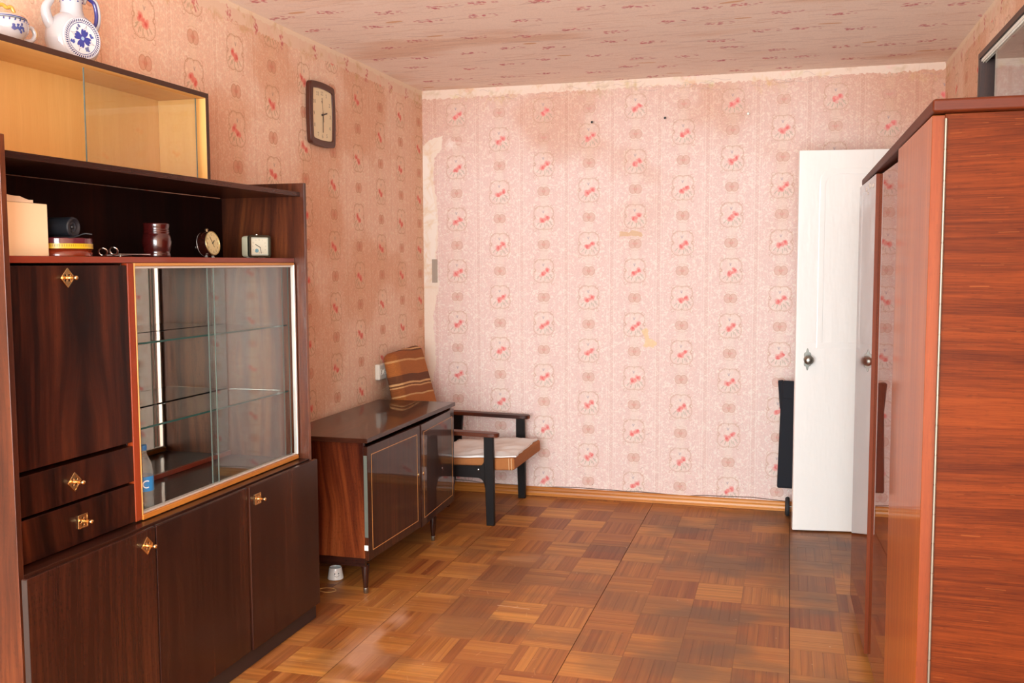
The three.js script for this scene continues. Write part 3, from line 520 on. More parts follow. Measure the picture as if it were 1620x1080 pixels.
// ---------------------------------------------------------------- wardrobe
{
  const w = thing('wardrobe', 'tall red-brown lacquered wardrobe with horizontal-grain side panel and piano hinge', 'wardrobe');
  const X0 = 2.518, X1 = 2.99, Z0 = 1.56, Z1 = 3.535, Y0 = 0.05, Y1 = 1.737;
  mesh('side_panel', slab(X0, X1, 0.002, Y1, Z1 - 0.02, Z1, 'x'), M.redwood, w);
  mesh('side_panel', slab(X0, X1, 0.002, Y1, Z0, Z0 + 0.02, 'x'), M.redwood, w);
  mesh('top_panel', slab(2.49, X1, Y1 + 0.001, 1.765, Z0 - 0.02, Z1 + 0.024, 'z', 0.006), M.cornice, w);
  mesh('back_panel', slab(X1 - 0.006, X1 - 0.001, 0.06, Y1 - 0.002, Z0 + 0.021, Z1 - 0.021), M.mahoganyDull, w);
  mesh('bottom_panel', slab(2.57, X1 - 0.008, 0.06, 0.08, Z0 + 0.021, Z1 - 0.021, 'z'), M.mahoganyDull, w);
  mesh('plinth', slab(2.57, 2.59, 0.002, 0.058, Z0 + 0.022, Z1 - 0.022, 'z'), M.darkTrim, w);
  const ed = [Z0 - 0.004, 2.2, 2.9, Z1 - 0.002];
  for (let i = 0; i < 3; i++) {
    const hinge = i === 0 ? ed[0] : i === 1 ? ed[1] : ed[2], len = ed[i + 1] - ed[i] - 0.003;
    const top = i === 2 ? Y1 - 0.002 : i === 1 ? Y1 - 0.012 : Y1 - 0.006;
    const d = new THREE.Group(); d.name = 'door'; w.add(d); d.position.set([2.502, 2.523, 2.516][i], 0, hinge); d.rotation.y = [0.0157, 0.024, 0.004][i];
    const th = i === 2 ? 0.025 : 0.02;
    mesh('door_panel', slab(-th, 0, Y0, top, 0.0015, len), i === 2 ? M.lacquerHazy : M.lacquer, d);
    if (i === 0) for (const [y, z, h, w2] of [[1.702, 0.3, 0.02, 0.07], [1.706, 0.42, 0.028, 0.09], [1.698, 0.53, 0.016, 0.12], [1.683, 0.36, 0.012, 0.05]]) { const s = new THREE.Shape(); for (let k = 0; k < 11; k++) { const a = k / 11 * Math.PI * 2, q = rr(0.55, 1); const px = Math.cos(a) * w2 / 2 * q, py = Math.sin(a) * h / 2 * q; k ? s.lineTo(px, py) : s.moveTo(px, py); } s.closePath(); mesh('veneer_chip', new THREE.ExtrudeGeometry(s, { depth: 0.0006, bevelEnabled: false }).rotateY(-Math.PI / 2), M.plastic, d, [-th - 0.0002, y, z]); }
    mesh('door_edge', slab(-th + 0.0003, -0.0005, Y0 + 0.001, top - 0.001, len + 0.0002, len + 0.0016), M.orangeEdge, d);
  }
  // piano hinge on the near corner
  const pts = [], hg = []; const n = 26, y0 = 0.06, y1 = Y1 - 0.01, L = (y1 - y0) / n;
  for (let i = 0; i < n; i++) hg.push(new THREE.CylinderGeometry(0.003, 0.003, L - 0.002, 10).translate(0, y0 + (i + 0.5) * L, 0));
  hg.push(new THREE.CylinderGeometry(0.002, 0.002, y1 - y0, 8).translate(0, (y0 + y1) / 2, 0));
  mesh('piano_hinge', mergeGeometries(hg), std({ color: 0x7a7468, metalness: 0.8, roughness: 0.45 }), w, [X0 + 0.001, 0, Z1 + 0.004]);
}

// ---------------------------------------------------------------- commode
{
  const c = thing('commode', 'low dark polished commode with two inlaid doors hanging ajar', 'commode');
  const flameDark = phys({ map: flameMap, color: new THREE.Color(0.5, 0.45, 0.45), roughness: 0.25, specularIntensity: 0.5 });
  const Z0 = 0.88, Z1 = 1.99, X0 = 0.075, XF = 0.482, Y0 = 0.168, Y1 = 0.671;
  mesh('tabletop', slab(0.06, 0.506, 0.672, 0.692, Z0 - 0.012, Z1 + 0.014, 'z', 0.003), M.polish, c);
  mesh('side_panel', slab(X0, XF, Y0, Y1, Z1 - 0.018, Z1), flameDark, c);
  mesh('side_panel', slab(X0, XF, Y0, Y1, Z0, Z0 + 0.018), flameDark, c);
  mesh('back_panel', slab(X0, X0 + 0.005, Y0, Y1, Z0 + 0.0185, Z1 - 0.0185), M.mahoganyDull, c);
  mesh('bottom_panel', slab(X0 + 0.006, XF, Y0, Y0 + 0.018, Z0 + 0.0185, Z1 - 0.0185, 'z'), M.mahoganyDull, c);
  mesh('inner_shelf', slab(X0 + 0.006, XF - 0.03, 0.41, 0.425, Z0 + 0.0185, Z1 - 0.0185, 'z'), M.mahoganyDull, c);
  const base = mesh('base_frame', mergeGeometries([slab(0.1, 0.476, 0.128, 0.166, Z1 - 0.03, Z1 - 0.008, 'x'), slab(0.1, 0.476, 0.128, 0.166, Z0 + 0.008, Z0 + 0.03, 'x'), slab(0.44, 0.462, 0.128, 0.166, Z0 + 0.031, Z1 - 0.031, 'z'), slab(0.1, 0.122, 0.128, 0.166, Z0 + 0.031, Z1 - 0.031, 'z')]), M.mahogany, c);
  base.userData.label = 'dark rail frame under the cabinet';
  for (const [x, z] of [[0.462, 1.945], [0.462, 1.11], [0.14, 1.945], [0.14, 1.11]]) {
    const l = mesh('leg', lathe([[0.0001, 0.002], [0.0085, 0.002], [0.0195, 0.1275], [0.0001, 0.1275]], 8), M.mahogany, c, [x, 0, z]);
    mesh('ferrule', lathe([[0.0001, 0.0005], [0.0098, 0.0005], [0.0115, 0.024], [0.0104, 0.025]], 16), M.steel, l);
  }
  const dl = (Z1 - Z0) / 2;
  for (const s of [1, -1]) {
    const d = new THREE.Group(); d.name = 'door'; c.add(d); d.position.set(XF + 0.001, 0, s > 0 ? Z1 - 0.001 : Z0 + 0.001); d.rotation.y = s * (s > 0 ? -0.045 : -0.05);
    const zc = -s * dl / 2, L = dl - 0.004;
    const Yb = 0.16, Yt = s > 0 ? 0.656 : 0.66; if (s > 0) d.rotation.x = 0.008;
    mesh('door_panel', slab(0.0005, 0.018, Yb, Yt, zc - L / 2, zc + L / 2, 'y', 0.002), M.polish, d);
    mesh('inlay', frameGeo(L - 0.07, Yt - Yb - 0.075, 0.003, 0.0004, 0.001, 0.0002).rotateY(Math.PI / 2), M.gold, d, [0.018, (Yb + Yt) / 2, zc]);
    mesh('keyhole', new THREE.SphereGeometry(1, 14, 10).scale(0.003, 0.009, 0.0055), M.brass, d, [0.0185, 0.42, zc - s * (L / 2 - 0.025)]);
    if (s > 0) { mesh('hinge_strip', slab(0.001, 0.0175, 0.262, 0.618, 0.0008, 0.0028), std({ color: 0x5f6258, metalness: 0.3, roughness: 0.6 }), d, [0, 0, 0]); mesh('hinge_plate', slab(-0.002, 0.017, 0.205, 0.228, 0.0008, 0.005), M.plastic, d); }
  }
}

// ---------------------------------------------------------------- armchair
const stripeC = canvas(256, 512);
{
  const bands = [[0, 0.05, [110, 66, 32]], [0.05, 0.07, [214, 170, 120]], [0.07, 0.09, [96, 54, 26]], [0.09, 0.2, [150, 86, 40]], [0.2, 0.225, [200, 150, 96]], [0.225, 0.40, [166, 98, 46]], [0.40, 0.5, [104, 60, 34]], [0.5, 0.525, [210, 164, 112]], [0.525, 0.545, [112, 66, 36]], [0.545, 0.565, [204, 156, 104]], [0.565, 0.66, [142, 80, 38]], [0.66, 0.68, [206, 160, 108]], [0.68, 0.85, [168, 100, 46]], [0.85, 0.93, [106, 60, 34]], [0.93, 0.95, [206, 160, 108]], [0.95, 1.01, [150, 86, 40]]];
  paint(stripeC, (x, y) => { const v = (y / 512 * 1.5 + 0.012 * Math.sin(x * 0.02)) % 1, b = bands.find((q) => v < q[1]) ?? bands[bands.length - 1]; const wv = 1 + 0.16 * Math.sin(x * 1.6) * Math.sin(y * 1.6) + (vn(x * 0.8, y * 0.8) - 0.5) * 0.2; return b[2].map((k) => Math.min(255, k * wv)); });
}
{
  const ch = thing('armchair', 'low wooden armchair with black legs and a striped brown backrest pushed into the corner', 'armchair');
  const ebony = phys({ color: 0x150e0d, roughness: 0.5, specularIntensity: 0.4 }), arm = phys({ map: flameMap, color: new THREE.Color(0.5, 0.5, 0.55), roughness: 0.4, specularIntensity: 0.6 });
  const weave = std({ map: tex(stripeC), roughness: 0.95 });
  const seatC = canvas(128, 128); paint(seatC, (x, y) => { const k = 1 + 0.25 * Math.sin(x * 0.8) * Math.sin(y * 0.8) + (vn(x * 0.5, y * 0.5) - 0.5) * 0.25; return [164 * k, 104 * k, 58 * k]; });
  const seatM = std({ map: tex(seatC, THREE.RepeatWrapping), roughness: 0.95 });
  const th = 0.024;
  for (const z of [0.75, 0.1]) {
    // front leg: tapered board; rear leg: raked tapered board
    const leg = (pts) => { const s = new THREE.Shape(pts.map((q) => new THREE.Vector2(...q))); return grainUV(new THREE.ExtrudeGeometry(s, { depth: th, bevelEnabled: true, bevelSize: 0.002, bevelThickness: 0.002, bevelSegments: 1 }).translate(0, 0, -th / 2), 'y'); };
    mesh('leg', leg([[0.645, 0.002], [0.685, 0.002], [0.684, 0.3], [0.68, 0.497], [0.632, 0.497], [0.632, 0.35], [0.638, 0.24]]), ebony, ch, [0, 0, z]);
    mesh('leg', leg([[0.175, 0.002], [0.213, 0.002], [0.258, 0.25], [0.272, 0.35], [0.285, 0.506], [0.225, 0.506], [0.222, 0.36], [0.212, 0.25]]), ebony, ch, [0, 0, z]);
    const r = new THREE.Shape(); r.moveTo(0.262, 0.235); r.quadraticCurveTo(0.268, 0.262, 0.3, 0.262); r.lineTo(0.59, 0.262); r.quadraticCurveTo(0.63, 0.262, 0.634, 0.21); r.lineTo(0.634, 0.38); r.quadraticCurveTo(0.632, 0.33, 0.6, 0.328); r.lineTo(0.31, 0.32); r.quadraticCurveTo(0.276, 0.322, 0.274, 0.36); r.closePath();
    const rail = mesh('side_rail', new THREE.ExtrudeGeometry(r, { depth: th - 0.004, bevelEnabled: false, curveSegments: 8 }), ebony, ch, [0, 0, z - th / 2 + 0.002]);
    mesh('bolt', new THREE.SphereGeometry(1, 12, 8).scale(0.006, 0.006, 0.003), M.chrome, rail, [0.597, 0.308, th - 0.003]);
    // armrest: flat board, slightly raised to the back, rounded nose
    const a = new THREE.Shape(); a.moveTo(0.16, -0.028); a.lineTo(0.66, -0.032); a.quadraticCurveTo(0.712, -0.03, 0.712, 0); a.quadraticCurveTo(0.712, 0.03, 0.66, 0.032); a.lineTo(0.16, 0.028); a.closePath();
    const ag = grainUV(new THREE.ExtrudeGeometry(a, { depth: 0.016, bevelEnabled: true, bevelSize: 0.003, bevelThickness: 0.003, bevelSegments: 2, curveSegments: 8 }), 'x');
    mesh('armrest', ag, arm, ch, [0, 0.521, z], [-Math.PI / 2, 0.0, 0]).rotation.set(Math.PI / 2, -0.02, 0);
    ch.children[ch.children.length - 1].position.y = 0.524;
  }
  mesh('stretcher', slab(0.3, 0.32, 0.265, 0.315, 0.115, 0.735, 'z'), ebony, ch);
  mesh('stretcher', slab(0.58, 0.6, 0.265, 0.29, 0.115, 0.735, 'z'), ebony, ch);
  const seat = mesh('seat', grainUV(new RoundedBoxGeometry(0.53, 0.07, 0.585, 3, 0.014), 'x', 0.05, 0.05), seatM, ch, [0.525, 0.325, 0.425], [0, 0, 0.05]);
  for (const x of [0.235, 0.25]) mesh('piping', box(0.004, 0.066, 0.5, 0.001), std({ color: 0xd8b084, roughness: 0.9 }), seat, [x - 0.0, 0, 0.0465 + 0.0]).scale.set(1, 1, 1);
  // backrest: fat loose cushion on a raked frame
  const bg = new RoundedBoxGeometry(0.09, 0.6, 0.54, 6, 0.04); const p = bg.attributes.position;
  for (let i = 0; i < p.count; i++) { let x = p.getX(i), y = p.getY(i), z = p.getZ(i); const k = (1 - (2 * y / 0.6) ** 2) * (1 - (2 * z / 0.54) ** 2); if (x > 0) x += 0.03 * Math.max(0, k); const far = sm(0.0, 0.27, -z), tt = sm(-0.1, 0.3, y); z += 0.11 * far * tt * tt; y += 0.012 * far * tt; p.setXYZ(i, x, y, z); }
  const uvb = bg.attributes.uv; for (let i = 0; i < p.count; i++) uvb.setXY(i, p.getZ(i) / 0.4, 0.5 + p.getY(i) / 0.6 * 0.92 - p.getZ(i) * 0.1);
  bg.computeVertexNormals();
  mesh('backrest', bg, weave, ch, [0.135, 0.64, 0.5], [0, 0, 0.2]);
  for (const z of [0.2, 0.66]) mesh('back_post', box(0.02, 0.5, 0.04, 0.003), ebony, ch, [0.105, 0.52, z], [0, 0, 0.2]);
}
// white cloth folded on the seat
{
  const nx = 46, nz = 50, g = new THREE.BoxGeometry(0.5, 0.02, 0.55, nx, 1, nz), p = g.attributes.position;
  for (let i = 0; i < p.count; i++) {
    let x = p.getX(i), y = p.getY(i), z = p.getZ(i); const top = y > 0; const n = fbm(x * 9 + 5, z * 9 + 2, 4), r = Math.sin((x * 0.7 + z) * 34 + 5 * fbm(x * 4, z * 4, 2)) * 0.003;
    const ed = 1 - sm(0.2, 0.275, Math.max(Math.abs(x) * 1.1, Math.abs(z)));
    if (top) y = 0.004 + (0.014 + (n - 0.5) * 0.034 + r) * (0.35 + 0.65 * ed) + 0.05 * sm(0.1, 0.25, -x) * sm(-0.1, 0.25, z) * n; else y = 0;
    x += (fbm(z * 8, 1, 3) - 0.5) * 0.05 * Math.sign(x) * sm(0.15, 0.25, Math.abs(x)); z += (fbm(x * 8, 7, 3) - 0.5) * 0.05 * Math.sign(z) * sm(0.18, 0.27, Math.abs(z));
    p.setXYZ(i, x, y, z);
  }
  g.computeVertexNormals();
  const c = mesh('cloth', g, std({ color: 0xe6e3e0, roughness: 0.95 }), scene, [0.53, 0.3615, 0.43], [0, 0, 0.05]);
  c.userData = { label: 'crumpled white cloth lying on the armchair seat', category: 'cloth' };
}

// ---------------------------------------------------------------- wall clock
function clockFace(w, h, o) {
  const c = canvas(w, h), x = c.getContext('2d'); x.fillStyle = o.bg; x.fillRect(0, 0, w, h);
  x.fillStyle = x.strokeStyle = o.ink; x.textAlign = 'center'; x.textBaseline = 'middle'; x.font = `${o.bold ?? ''} ${o.size}px ${o.font ?? 'sans-serif'}`;
  for (let i = 1; i <= 12; i++) { const a = i / 6 * Math.PI, sx = Math.sin(a), sy = -Math.cos(a); const k = o.square ? 1 / Math.max(Math.abs(sx), Math.abs(sy)) : 1; const kk = o.square ? 0.55 * k + 0.45 * 1.1 : 1; x.fillText(String(i), w / 2 + sx * o.rx * kk, h / 2 + sy * o.ry * kk); }
  if (o.extra) o.extra(x, w, h);
  return tex(c, THREE.ClampToEdgeWrapping);
}
{
  const c = thing('wall_clock', 'rounded rectangular wall clock with a brown frame on the left wall', 'clock', [0.002, 2.152, 1.4], Math.PI / 2);
  const w = 0.245, h = 0.285; // local: face +z = world +x; local +x = world -z
  const bul = (ww, hh, b) => { const s = new THREE.Shape(), x = ww / 2, y = hh / 2, r = 0.02; s.moveTo(-x + r, -y); s.quadraticCurveTo(0, -y - b, x - r, -y); s.quadraticCurveTo(x, -y, x, -y + r); s.quadraticCurveTo(x + b, 0, x, y - r); s.quadraticCurveTo(x, y, x - r, y); s.quadraticCurveTo(0, y + b, -x + r, y); s.quadraticCurveTo(-x, y, -x, y - r); s.quadraticCurveTo(-x - b, 0, -x, -y + r); s.quadraticCurveTo(-x, -y, -x + r, -y); return s; };
  const ring = bul(w, h, 0.012); ring.holes.push(new THREE.Path(bul(w - 0.036, h - 0.04, 0.01).getPoints(10).reverse()));
  mesh('frame', new THREE.ExtrudeGeometry(ring, { depth: 0.016, bevelEnabled: true, bevelSize: 0.005, bevelThickness: 0.005, bevelSegments: 3, curveSegments: 10 }), std({ color: 0x4a2418, roughness: 0.35 }), c, [0, 0, 0.006]);
  const fg = new THREE.ExtrudeGeometry(bul(w - 0.03, h - 0.034, 0.01), { depth: 0.016, bevelEnabled: false, curveSegments: 10 }); { const p = fg.attributes.position, uv = fg.attributes.uv; for (let i = 0; i < p.count; i++) uv.setXY(i, p.getX(i) / (w - 0.03) * 0.9 + 0.5, p.getY(i) / (h - 0.034) * 0.9 + 0.5); }
  const face = clockFace(420, 500, { bg: '#e6d4ae', ink: '#4a4036', size: 44, rx: 142, ry: 176, square: true, font: 'serif', extra: (x, w, h) => { x.lineWidth = 4; x.beginPath(); x.moveTo(w / 2 - 14, h / 2 - 112); x.lineTo(w / 2 + 14, h / 2 - 112); x.moveTo(w / 2, h / 2 - 126); x.lineTo(w / 2, h / 2 - 98); x.stroke(); } });
  mesh('dial', fg, std({ map: face, roughness: 0.6 }), c, [0, 0, 0.004]);
  const ink = std({ color: 0x3c342c, roughness: 0.4 });
  const hand = (l, wd, a, z, tail = 0.012) => { const g = new THREE.BoxGeometry(wd, l + tail, 0.0012).translate(0, (l - tail) / 2, 0); return mesh('hand', g, ink, c, [0, 0, z], [0, 0, -a]); };
  hand(0.05, 0.007, 75 / 180 * Math.PI, 0.0225); hand(0.085, 0.004, 180.5 / 180 * Math.PI, 0.024); hand(0.08, 0.0015, -8 / 180 * Math.PI, 0.0255, 0.035);
  mesh('hub', new THREE.CylinderGeometry(0.005, 0.005, 0.008, 16).rotateX(Math.PI / 2), ink, c, [0, 0, 0.0235]);
}
// wall socket beside the backrest cushion
{
  const s = thing('wall_socket', 'white double socket box on the left wall beside the backrest cushion', 'socket', [0.0005, 0.828, 0.73], Math.PI / 2);
  mesh('housing', new RoundedBoxGeometry(0.1, 0.088, 0.03, 3, 0.008).translate(0, 0, 0.015), M.plastic, s);
  for (const x of [-0.024, 0.024]) { const r = mesh('outlet', new THREE.TorusGeometry(0.017, 0.0022, 8, 24), M.plastic, s, [x, 0, 0.031]); for (const y of [-0.006, 0.006]) mesh('pin_hole', new THREE.CylinderGeometry(0.0022, 0.0022, 0.001, 8).rotateX(Math.PI / 2), M.black, r, [0, y, -0.0004]); }
}
// narrow grey strip, nails in the back wall
{
  const t = mesh('wall_strip', box(0.034, 0.146, 0.008, 0.002), std({ color: 0xa79c90, roughness: 0.6 }), scene, [0.074, 1.386, 0.0045]);
  t.userData = { label: 'narrow grey strip fixed to the back wall near the left corner', category: 'strip' };
  const nail = (x, y, mat, label, tilt) => { const n = thing('nail', label, 'nail', [x, y, 0.0]); mesh('shank', new THREE.CylinderGeometry(0.0022, 0.0022, 0.03, 8).rotateX(Math.PI / 2), mat, n, [0, 0, 0.0155], [tilt, 0, 0]); mesh('nail_head', new THREE.CylinderGeometry(0.007, 0.0065, 0.003, 12).rotateX(Math.PI / 2), mat, n, [0, -0.03 * Math.sin(tilt), 0.031]); return n; };
  nail(1.508, 2.271, M.black, 'dark bent nail in the back wall wallpaper, the middle one', 0.2);
  nail(1.975, 2.277, M.steel, 'shiny steel nail in the back wall above and left of the white door', 0.3);
  nail(1.079, 2.264, M.black, 'small dark nail in the back wall, nearest the left corner', 0.15);
}

// ---------------------------------------------------------------- folded shopping trolley behind the door
{
  const t = thing('shopping_trolley', 'black fabric trolley bag on small wheels standing behind the white door', 'trolley bag', [0, 0, 0]);
  const cl = std({ color: 0x10151f, roughness: 0.85 });
  const bagG = new RoundedBoxGeometry(0.3, 0.6, 0.09, 4, 0.012), p = bagG.attributes.position;
  for (let i = 0; i < p.count; i++) { const y = p.getY(i); p.setX(i, p.getX(i) + 0.018 * (y / 0.6) + (fbm(y * 6, p.getZ(i) * 9, 2) - 0.5) * 0.01); p.setZ(i, p.getZ(i) + 0.01 * (fbm(p.getX(i) * 9, y * 7, 3) - 0.5)); }
  bagG.computeVertexNormals();
  mesh('bag', bagG, cl, t, [2.328, 0.465, 0.118]);
  mesh('flap', box(0.28, 0.1, 0.012, 0.004), cl, t, [2.335, 0.722, 0.168], [0.04, 0, -0.03]);
  mesh('pocket', box(0.03, 0.16, 0.05, 0.006), cl, t, [2.186, 0.69, 0.11], [0, 0, 0.08]);
  mesh('handle', tube([[2.27, 0.76, 0.08], [2.3, 0.86, 0.08], [2.42, 0.88, 0.08], [2.46, 0.76, 0.08]], 0.008), M.black, t);
  for (const x of [2.228, 2.42]) { const w = mesh('wheel', new THREE.TorusGeometry(0.042, 0.013, 10, 28).rotateY(Math.PI / 2), M.rubber, t, [x, 0.056, 0.13]); mesh('hub', new THREE.CylinderGeometry(0.034, 0.034, 0.016, 24).rotateZ(Math.PI / 2), std({ color: 0x4a4a4c, roughness: 0.5 }), w); }
  mesh('axle', new THREE.CylinderGeometry(0.005, 0.005, 0.2, 10).rotateZ(Math.PI / 2), M.steel, t, [2.324, 0.056, 0.13]);
  for (const x of [2.262, 2.392]) mesh('strut', box(0.012, 0.13, 0.012, 0.002), M.black, t, [x, 0.115, 0.13]);
}

// ---------------------------------------------------------------- on the floor by the commode
{
  const c = thing('cup', 'small white cup with two dots and a smile on the floor beneath the commode', 'cup', [0.246, 0.0005, 1.8], 0.62);
  mesh('body', lathe([[0.0001, 0], [0.035, 0], [0.037, 0.004], [0.029, 0.05], [0.028, 0.054], [0.026, 0.054], [0.026, 0.048], [0.03, 0.012], [0.0001, 0.01]], 40), M.white, c);
  for (const s of [-1, 1]) mesh('eye', new THREE.SphereGeometry(0.0026, 10, 8), M.black, c, [s * 0.0085, 0.031, 0.0325]);
  mesh('smile', tube([[-0.011, 0.024, 0.0328], [-0.005, 0.0185, 0.0345], [0.005, 0.0185, 0.0345], [0.011, 0.024, 0.0328]], 0.0009, 14, 6), std({ color: 0x6a6058 }), c);
  const r = mesh('rubber_band', new THREE.TorusGeometry(0.034, 0.0012, 6, 40).rotateX(Math.PI / 2).scale(1.15, 1, 0.8), std({ color: 0xc8a060, roughness: 0.7 }), scene, [0.283, 0.0013, 1.955]);
  r.userData = { label: 'thin tan loop lying on the parquet beside the wall unit', category: 'rubber band' };
}

// ---------------------------------------------------------------- on the wall unit's open shelf (y = 1.455)
const SY = 1.4555;
{
  // cardboard box with torn flap
  const b = thing('cardboard_box', 'cream cardboard box with a torn top edge at the left end of the shelf', 'box', [0.2, SY, 3.652]);
  const card = std({ color: 0xf8e0b8, roughness: 0.85 });
  mesh('body', new RoundedBoxGeometry(0.11, 0.142, 0.27, 1, 0.002).translate(0, 0.071, 0), card, b);
  const s = new THREE.Shape(); s.moveTo(-0.13, 0); s.lineTo(0.085, 0); for (let i = 0; i <= 14; i++) s.lineTo(0.085 - i * 0.0153, 0.004 + i * 0.0022 + rr(0, 0.005)); s.closePath();
  mesh('torn_flap', new THREE.ExtrudeGeometry(s, { depth: 0.0015, bevelEnabled: false }).rotateY(Math.PI / 2), std({ color: 0xe6d2b6, roughness: 0.9 }), b, [0.0525, 0.1425, 0.0]);
}
{
  const t = thing('tin', 'round brown tin with a yellow band on the open shelf', 'tin', [0.2, SY, 3.412]);
  mesh('body', lathe([[0.0001, 0], [0.085, 0], [0.086, 0.002], [0.086, 0.028], [0.0001, 0.028]], 56), phys({ color: 0x7c2c16, roughness: 0.2, clearcoat: 0.6 }), t);
  const yc = canvas(512, 32), x = yc.getContext('2d'); x.fillStyle = '#d8b428'; x.fillRect(0, 0, 512, 32); x.fillStyle = '#8a6a10'; for (let i = 0; i < 90; i++) x.fillRect(i * 5.7, 4, 2, 16);
  mesh('band', new THREE.CylinderGeometry(0.0885, 0.0885, 0.014, 56, 1, true).translate(0, 0.029, 0), std({ map: tex(yc, THREE.RepeatWrapping), roughness: 0.3 }), t);
  mesh('lid', lathe([[0.088, 0.0225], [0.088, 0.05], [0.086, 0.053], [0.0001, 0.053]], 56), phys({ color: 0x58202a, roughness: 0.15, clearcoat: 0.6 }), t);
}
{
  const l = thing('lens_case', 'black cylindrical case lying on top of the round tin', 'case', [0.2, SY + 0.0535 + 0.0295, 3.43]);
  // axis along local x, end cap towards +x
  const pr = [[0.0001, -0.1], [0.026, -0.1], [0.028, -0.097], [0.028, 0.04], [0.0285, 0.041], [0.0285, 0.06], [0.027, 0.064], [0.021, 0.065], [0.02, 0.058], [0.0001, 0.056]];
  mesh('body', lathe(pr, 40).rotateZ(-Math.PI / 2), std({ color: 0x1a1c22, roughness: 0.45 }), l);
  mesh('end_ring', new THREE.TorusGeometry(0.013, 0.0022, 8, 28).rotateY(Math.PI / 2), std({ color: 0x2a2c32, roughness: 0.3 }), l, [0.0575, 0, 0]);
  mesh('end_cap', new THREE.SphereGeometry(0.006, 14, 10), M.black, l, [0.057, 0, 0]);
  mesh('strap', tube([[0.02, -0.028, 0.03], [0.09, -0.029, 0.035], [0.12, -0.02, 0.03], [0.135, -0.022, 0.02]], 0.002), M.black, l);
  l.rotation.y = 0.06;
}
{
  const s = thing('scissors', 'small steel scissors lying flat between the tin and the wooden jar', 'scissors', [0.2, SY + 0.001, 3.14]);
  // rings towards +z, blades towards -z
  for (const [x, z, rt] of [[-0.02, 0.085, 0.2], [0.024, 0.06, -0.12]]) {
    const b = mesh('blade', new THREE.ExtrudeGeometry(new THREE.Shape([new THREE.Vector2(-0.004, 0), new THREE.Vector2(0.004, 0), new THREE.Vector2(0.003, 0.11), new THREE.Vector2(0, 0.15), new THREE.Vector2(-0.002, 0.11)]), { depth: 0.002, bevelEnabled: true, bevelSize: 0.0006, bevelThickness: 0.0006, bevelSegments: 1 }).rotateX(-Math.PI / 2), M.chrome, s, [x * 0.5, 0.004 + (x > 0 ? 0.003 : 0), z - 0.018], [0, rt * 0.6, 0]);
    mesh('finger_ring', new THREE.TorusGeometry(0.0125, 0.0028, 8, 28), M.chrome, b, [0, 0.011, 0.013], [0.5, 0.3, 0]);
  }
  mesh('pivot', new THREE.CylinderGeometry(0.004, 0.004, 0.01, 12), M.steel, s, [0, 0.0055, 0.01]);
}
{
  const j = thing('wooden_jar', 'dark red turned wooden jar with a ringed neck on the open shelf', 'jar', [0.2, SY, 2.966]);
  mesh('body', lathe([[0.0001, 0], [0.041, 0], [0.043, 0.003], [0.043, 0.012], [0.0405, 0.016], [0.0425, 0.022], [0.0455, 0.034], [0.047, 0.05], [0.0455, 0.066], [0.041, 0.077], [0.04, 0.079], [0.0415, 0.081], [0.0415, 0.084], [0.0395, 0.086], [0.041, 0.088], [0.041, 0.091], [0.039, 0.093], [0.0405, 0.097], [0.042, 0.105], [0.042, 0.11], [0.04, 0.112], [0.036, 0.112], [0.035, 0.09], [0.0001, 0.02]], 48), phys({ color: 0x3c0d0c, roughness: 0.22, clearcoat: 0.8, clearcoatRoughness: 0.1 }), j);
}
{
  // round brown alarm clock, leaning back, turned half away
  const c = thing('alarm_clock', 'round brown alarm clock with a cream dial and single bell button', 'alarm clock', [0.2, SY, 2.665], 1.56);
  const tilt = new THREE.Group(); tilt.name = 'movement'; c.add(tilt); tilt.position.set(0, 0.05, 0); tilt.rotation.x = -0.14;
  const r = 0.044;
  mesh('case', lathe([[0.0001, -0.034], [0.028, -0.034], [0.037, -0.03], [r, -0.018], [r + 0.0005, 0.012], [r - 0.002, 0.016]], 48).rotateX(Math.PI / 2), phys({ color: 0x2c100b, roughness: 0.2, clearcoat: 0.6 }), tilt);
  mesh('bezel', new THREE.TorusGeometry(r - 0.002, 0.002, 8, 48), std({ color: 0xd6c28a, metalness: 0.8, roughness: 0.3 }), tilt, [0, 0, 0.0165]);
  mesh('rear_ring', new THREE.TorusGeometry(r - 0.002, 0.0018, 8, 48), M.alu, tilt, [0, 0, -0.02]);
  const face = clockFace(256, 256, { bg: '#d8c694', ink: '#3a2c1c', size: 32, rx: 98, ry: 98 });
  mesh('dial', new THREE.CylinderGeometry(r - 0.003, r - 0.003, 0.002, 48).rotateX(Math.PI / 2).rotateZ(Math.PI / 2), [M.alu, std({ map: face, roughness: 0.5 }), M.alu], tilt, [0, 0, 0.0148]);
  tilt.children[tilt.children.length - 1].geometry = (() => { const g = printDisc(r - 0.003, r - 0.003); return g; })(); tilt.children[tilt.children.length - 1].material = std({ map: face, roughness: 0.5 }); tilt.children[tilt.children.length - 1].position.z = 0.0158;
  for (const [l, w, a] of [[0.02, 0.0028, -0.9], [0.03, 0.002, 0.5], [0.02, 0.0012, 3.6]]) mesh('hand', new THREE.BoxGeometry(w, l, 0.0008).translate(0, l / 2 - 0.004, 0), M.black, tilt, [0, 0, 0.0168], [0, 0, a]);
  mesh('button', lathe([[0.0001, 0.012], [0.005, 0.011], [0.0065, 0.006], [0.004, 0.004], [0.004, -0.002]].reverse(), 16), std({ color: 0x8a6a4a, metalness: 0.6, roughness: 0.3 }), tilt, [0, r, 0]);
  mesh('winding_key', new THREE.CylinderGeometry(0.004, 0.004, 0.014, 12).rotateX(Math.PI / 2), M.alu, tilt, [-0.012, -0.006, -0.04]);
  for (const s of [-1, 1]) mesh('foot', new THREE.ConeGeometry(0.008, 0.018, 4).rotateZ(s * 0.3), M.alu, c, [s * 0.018, 0.0095, 0.002]);
}
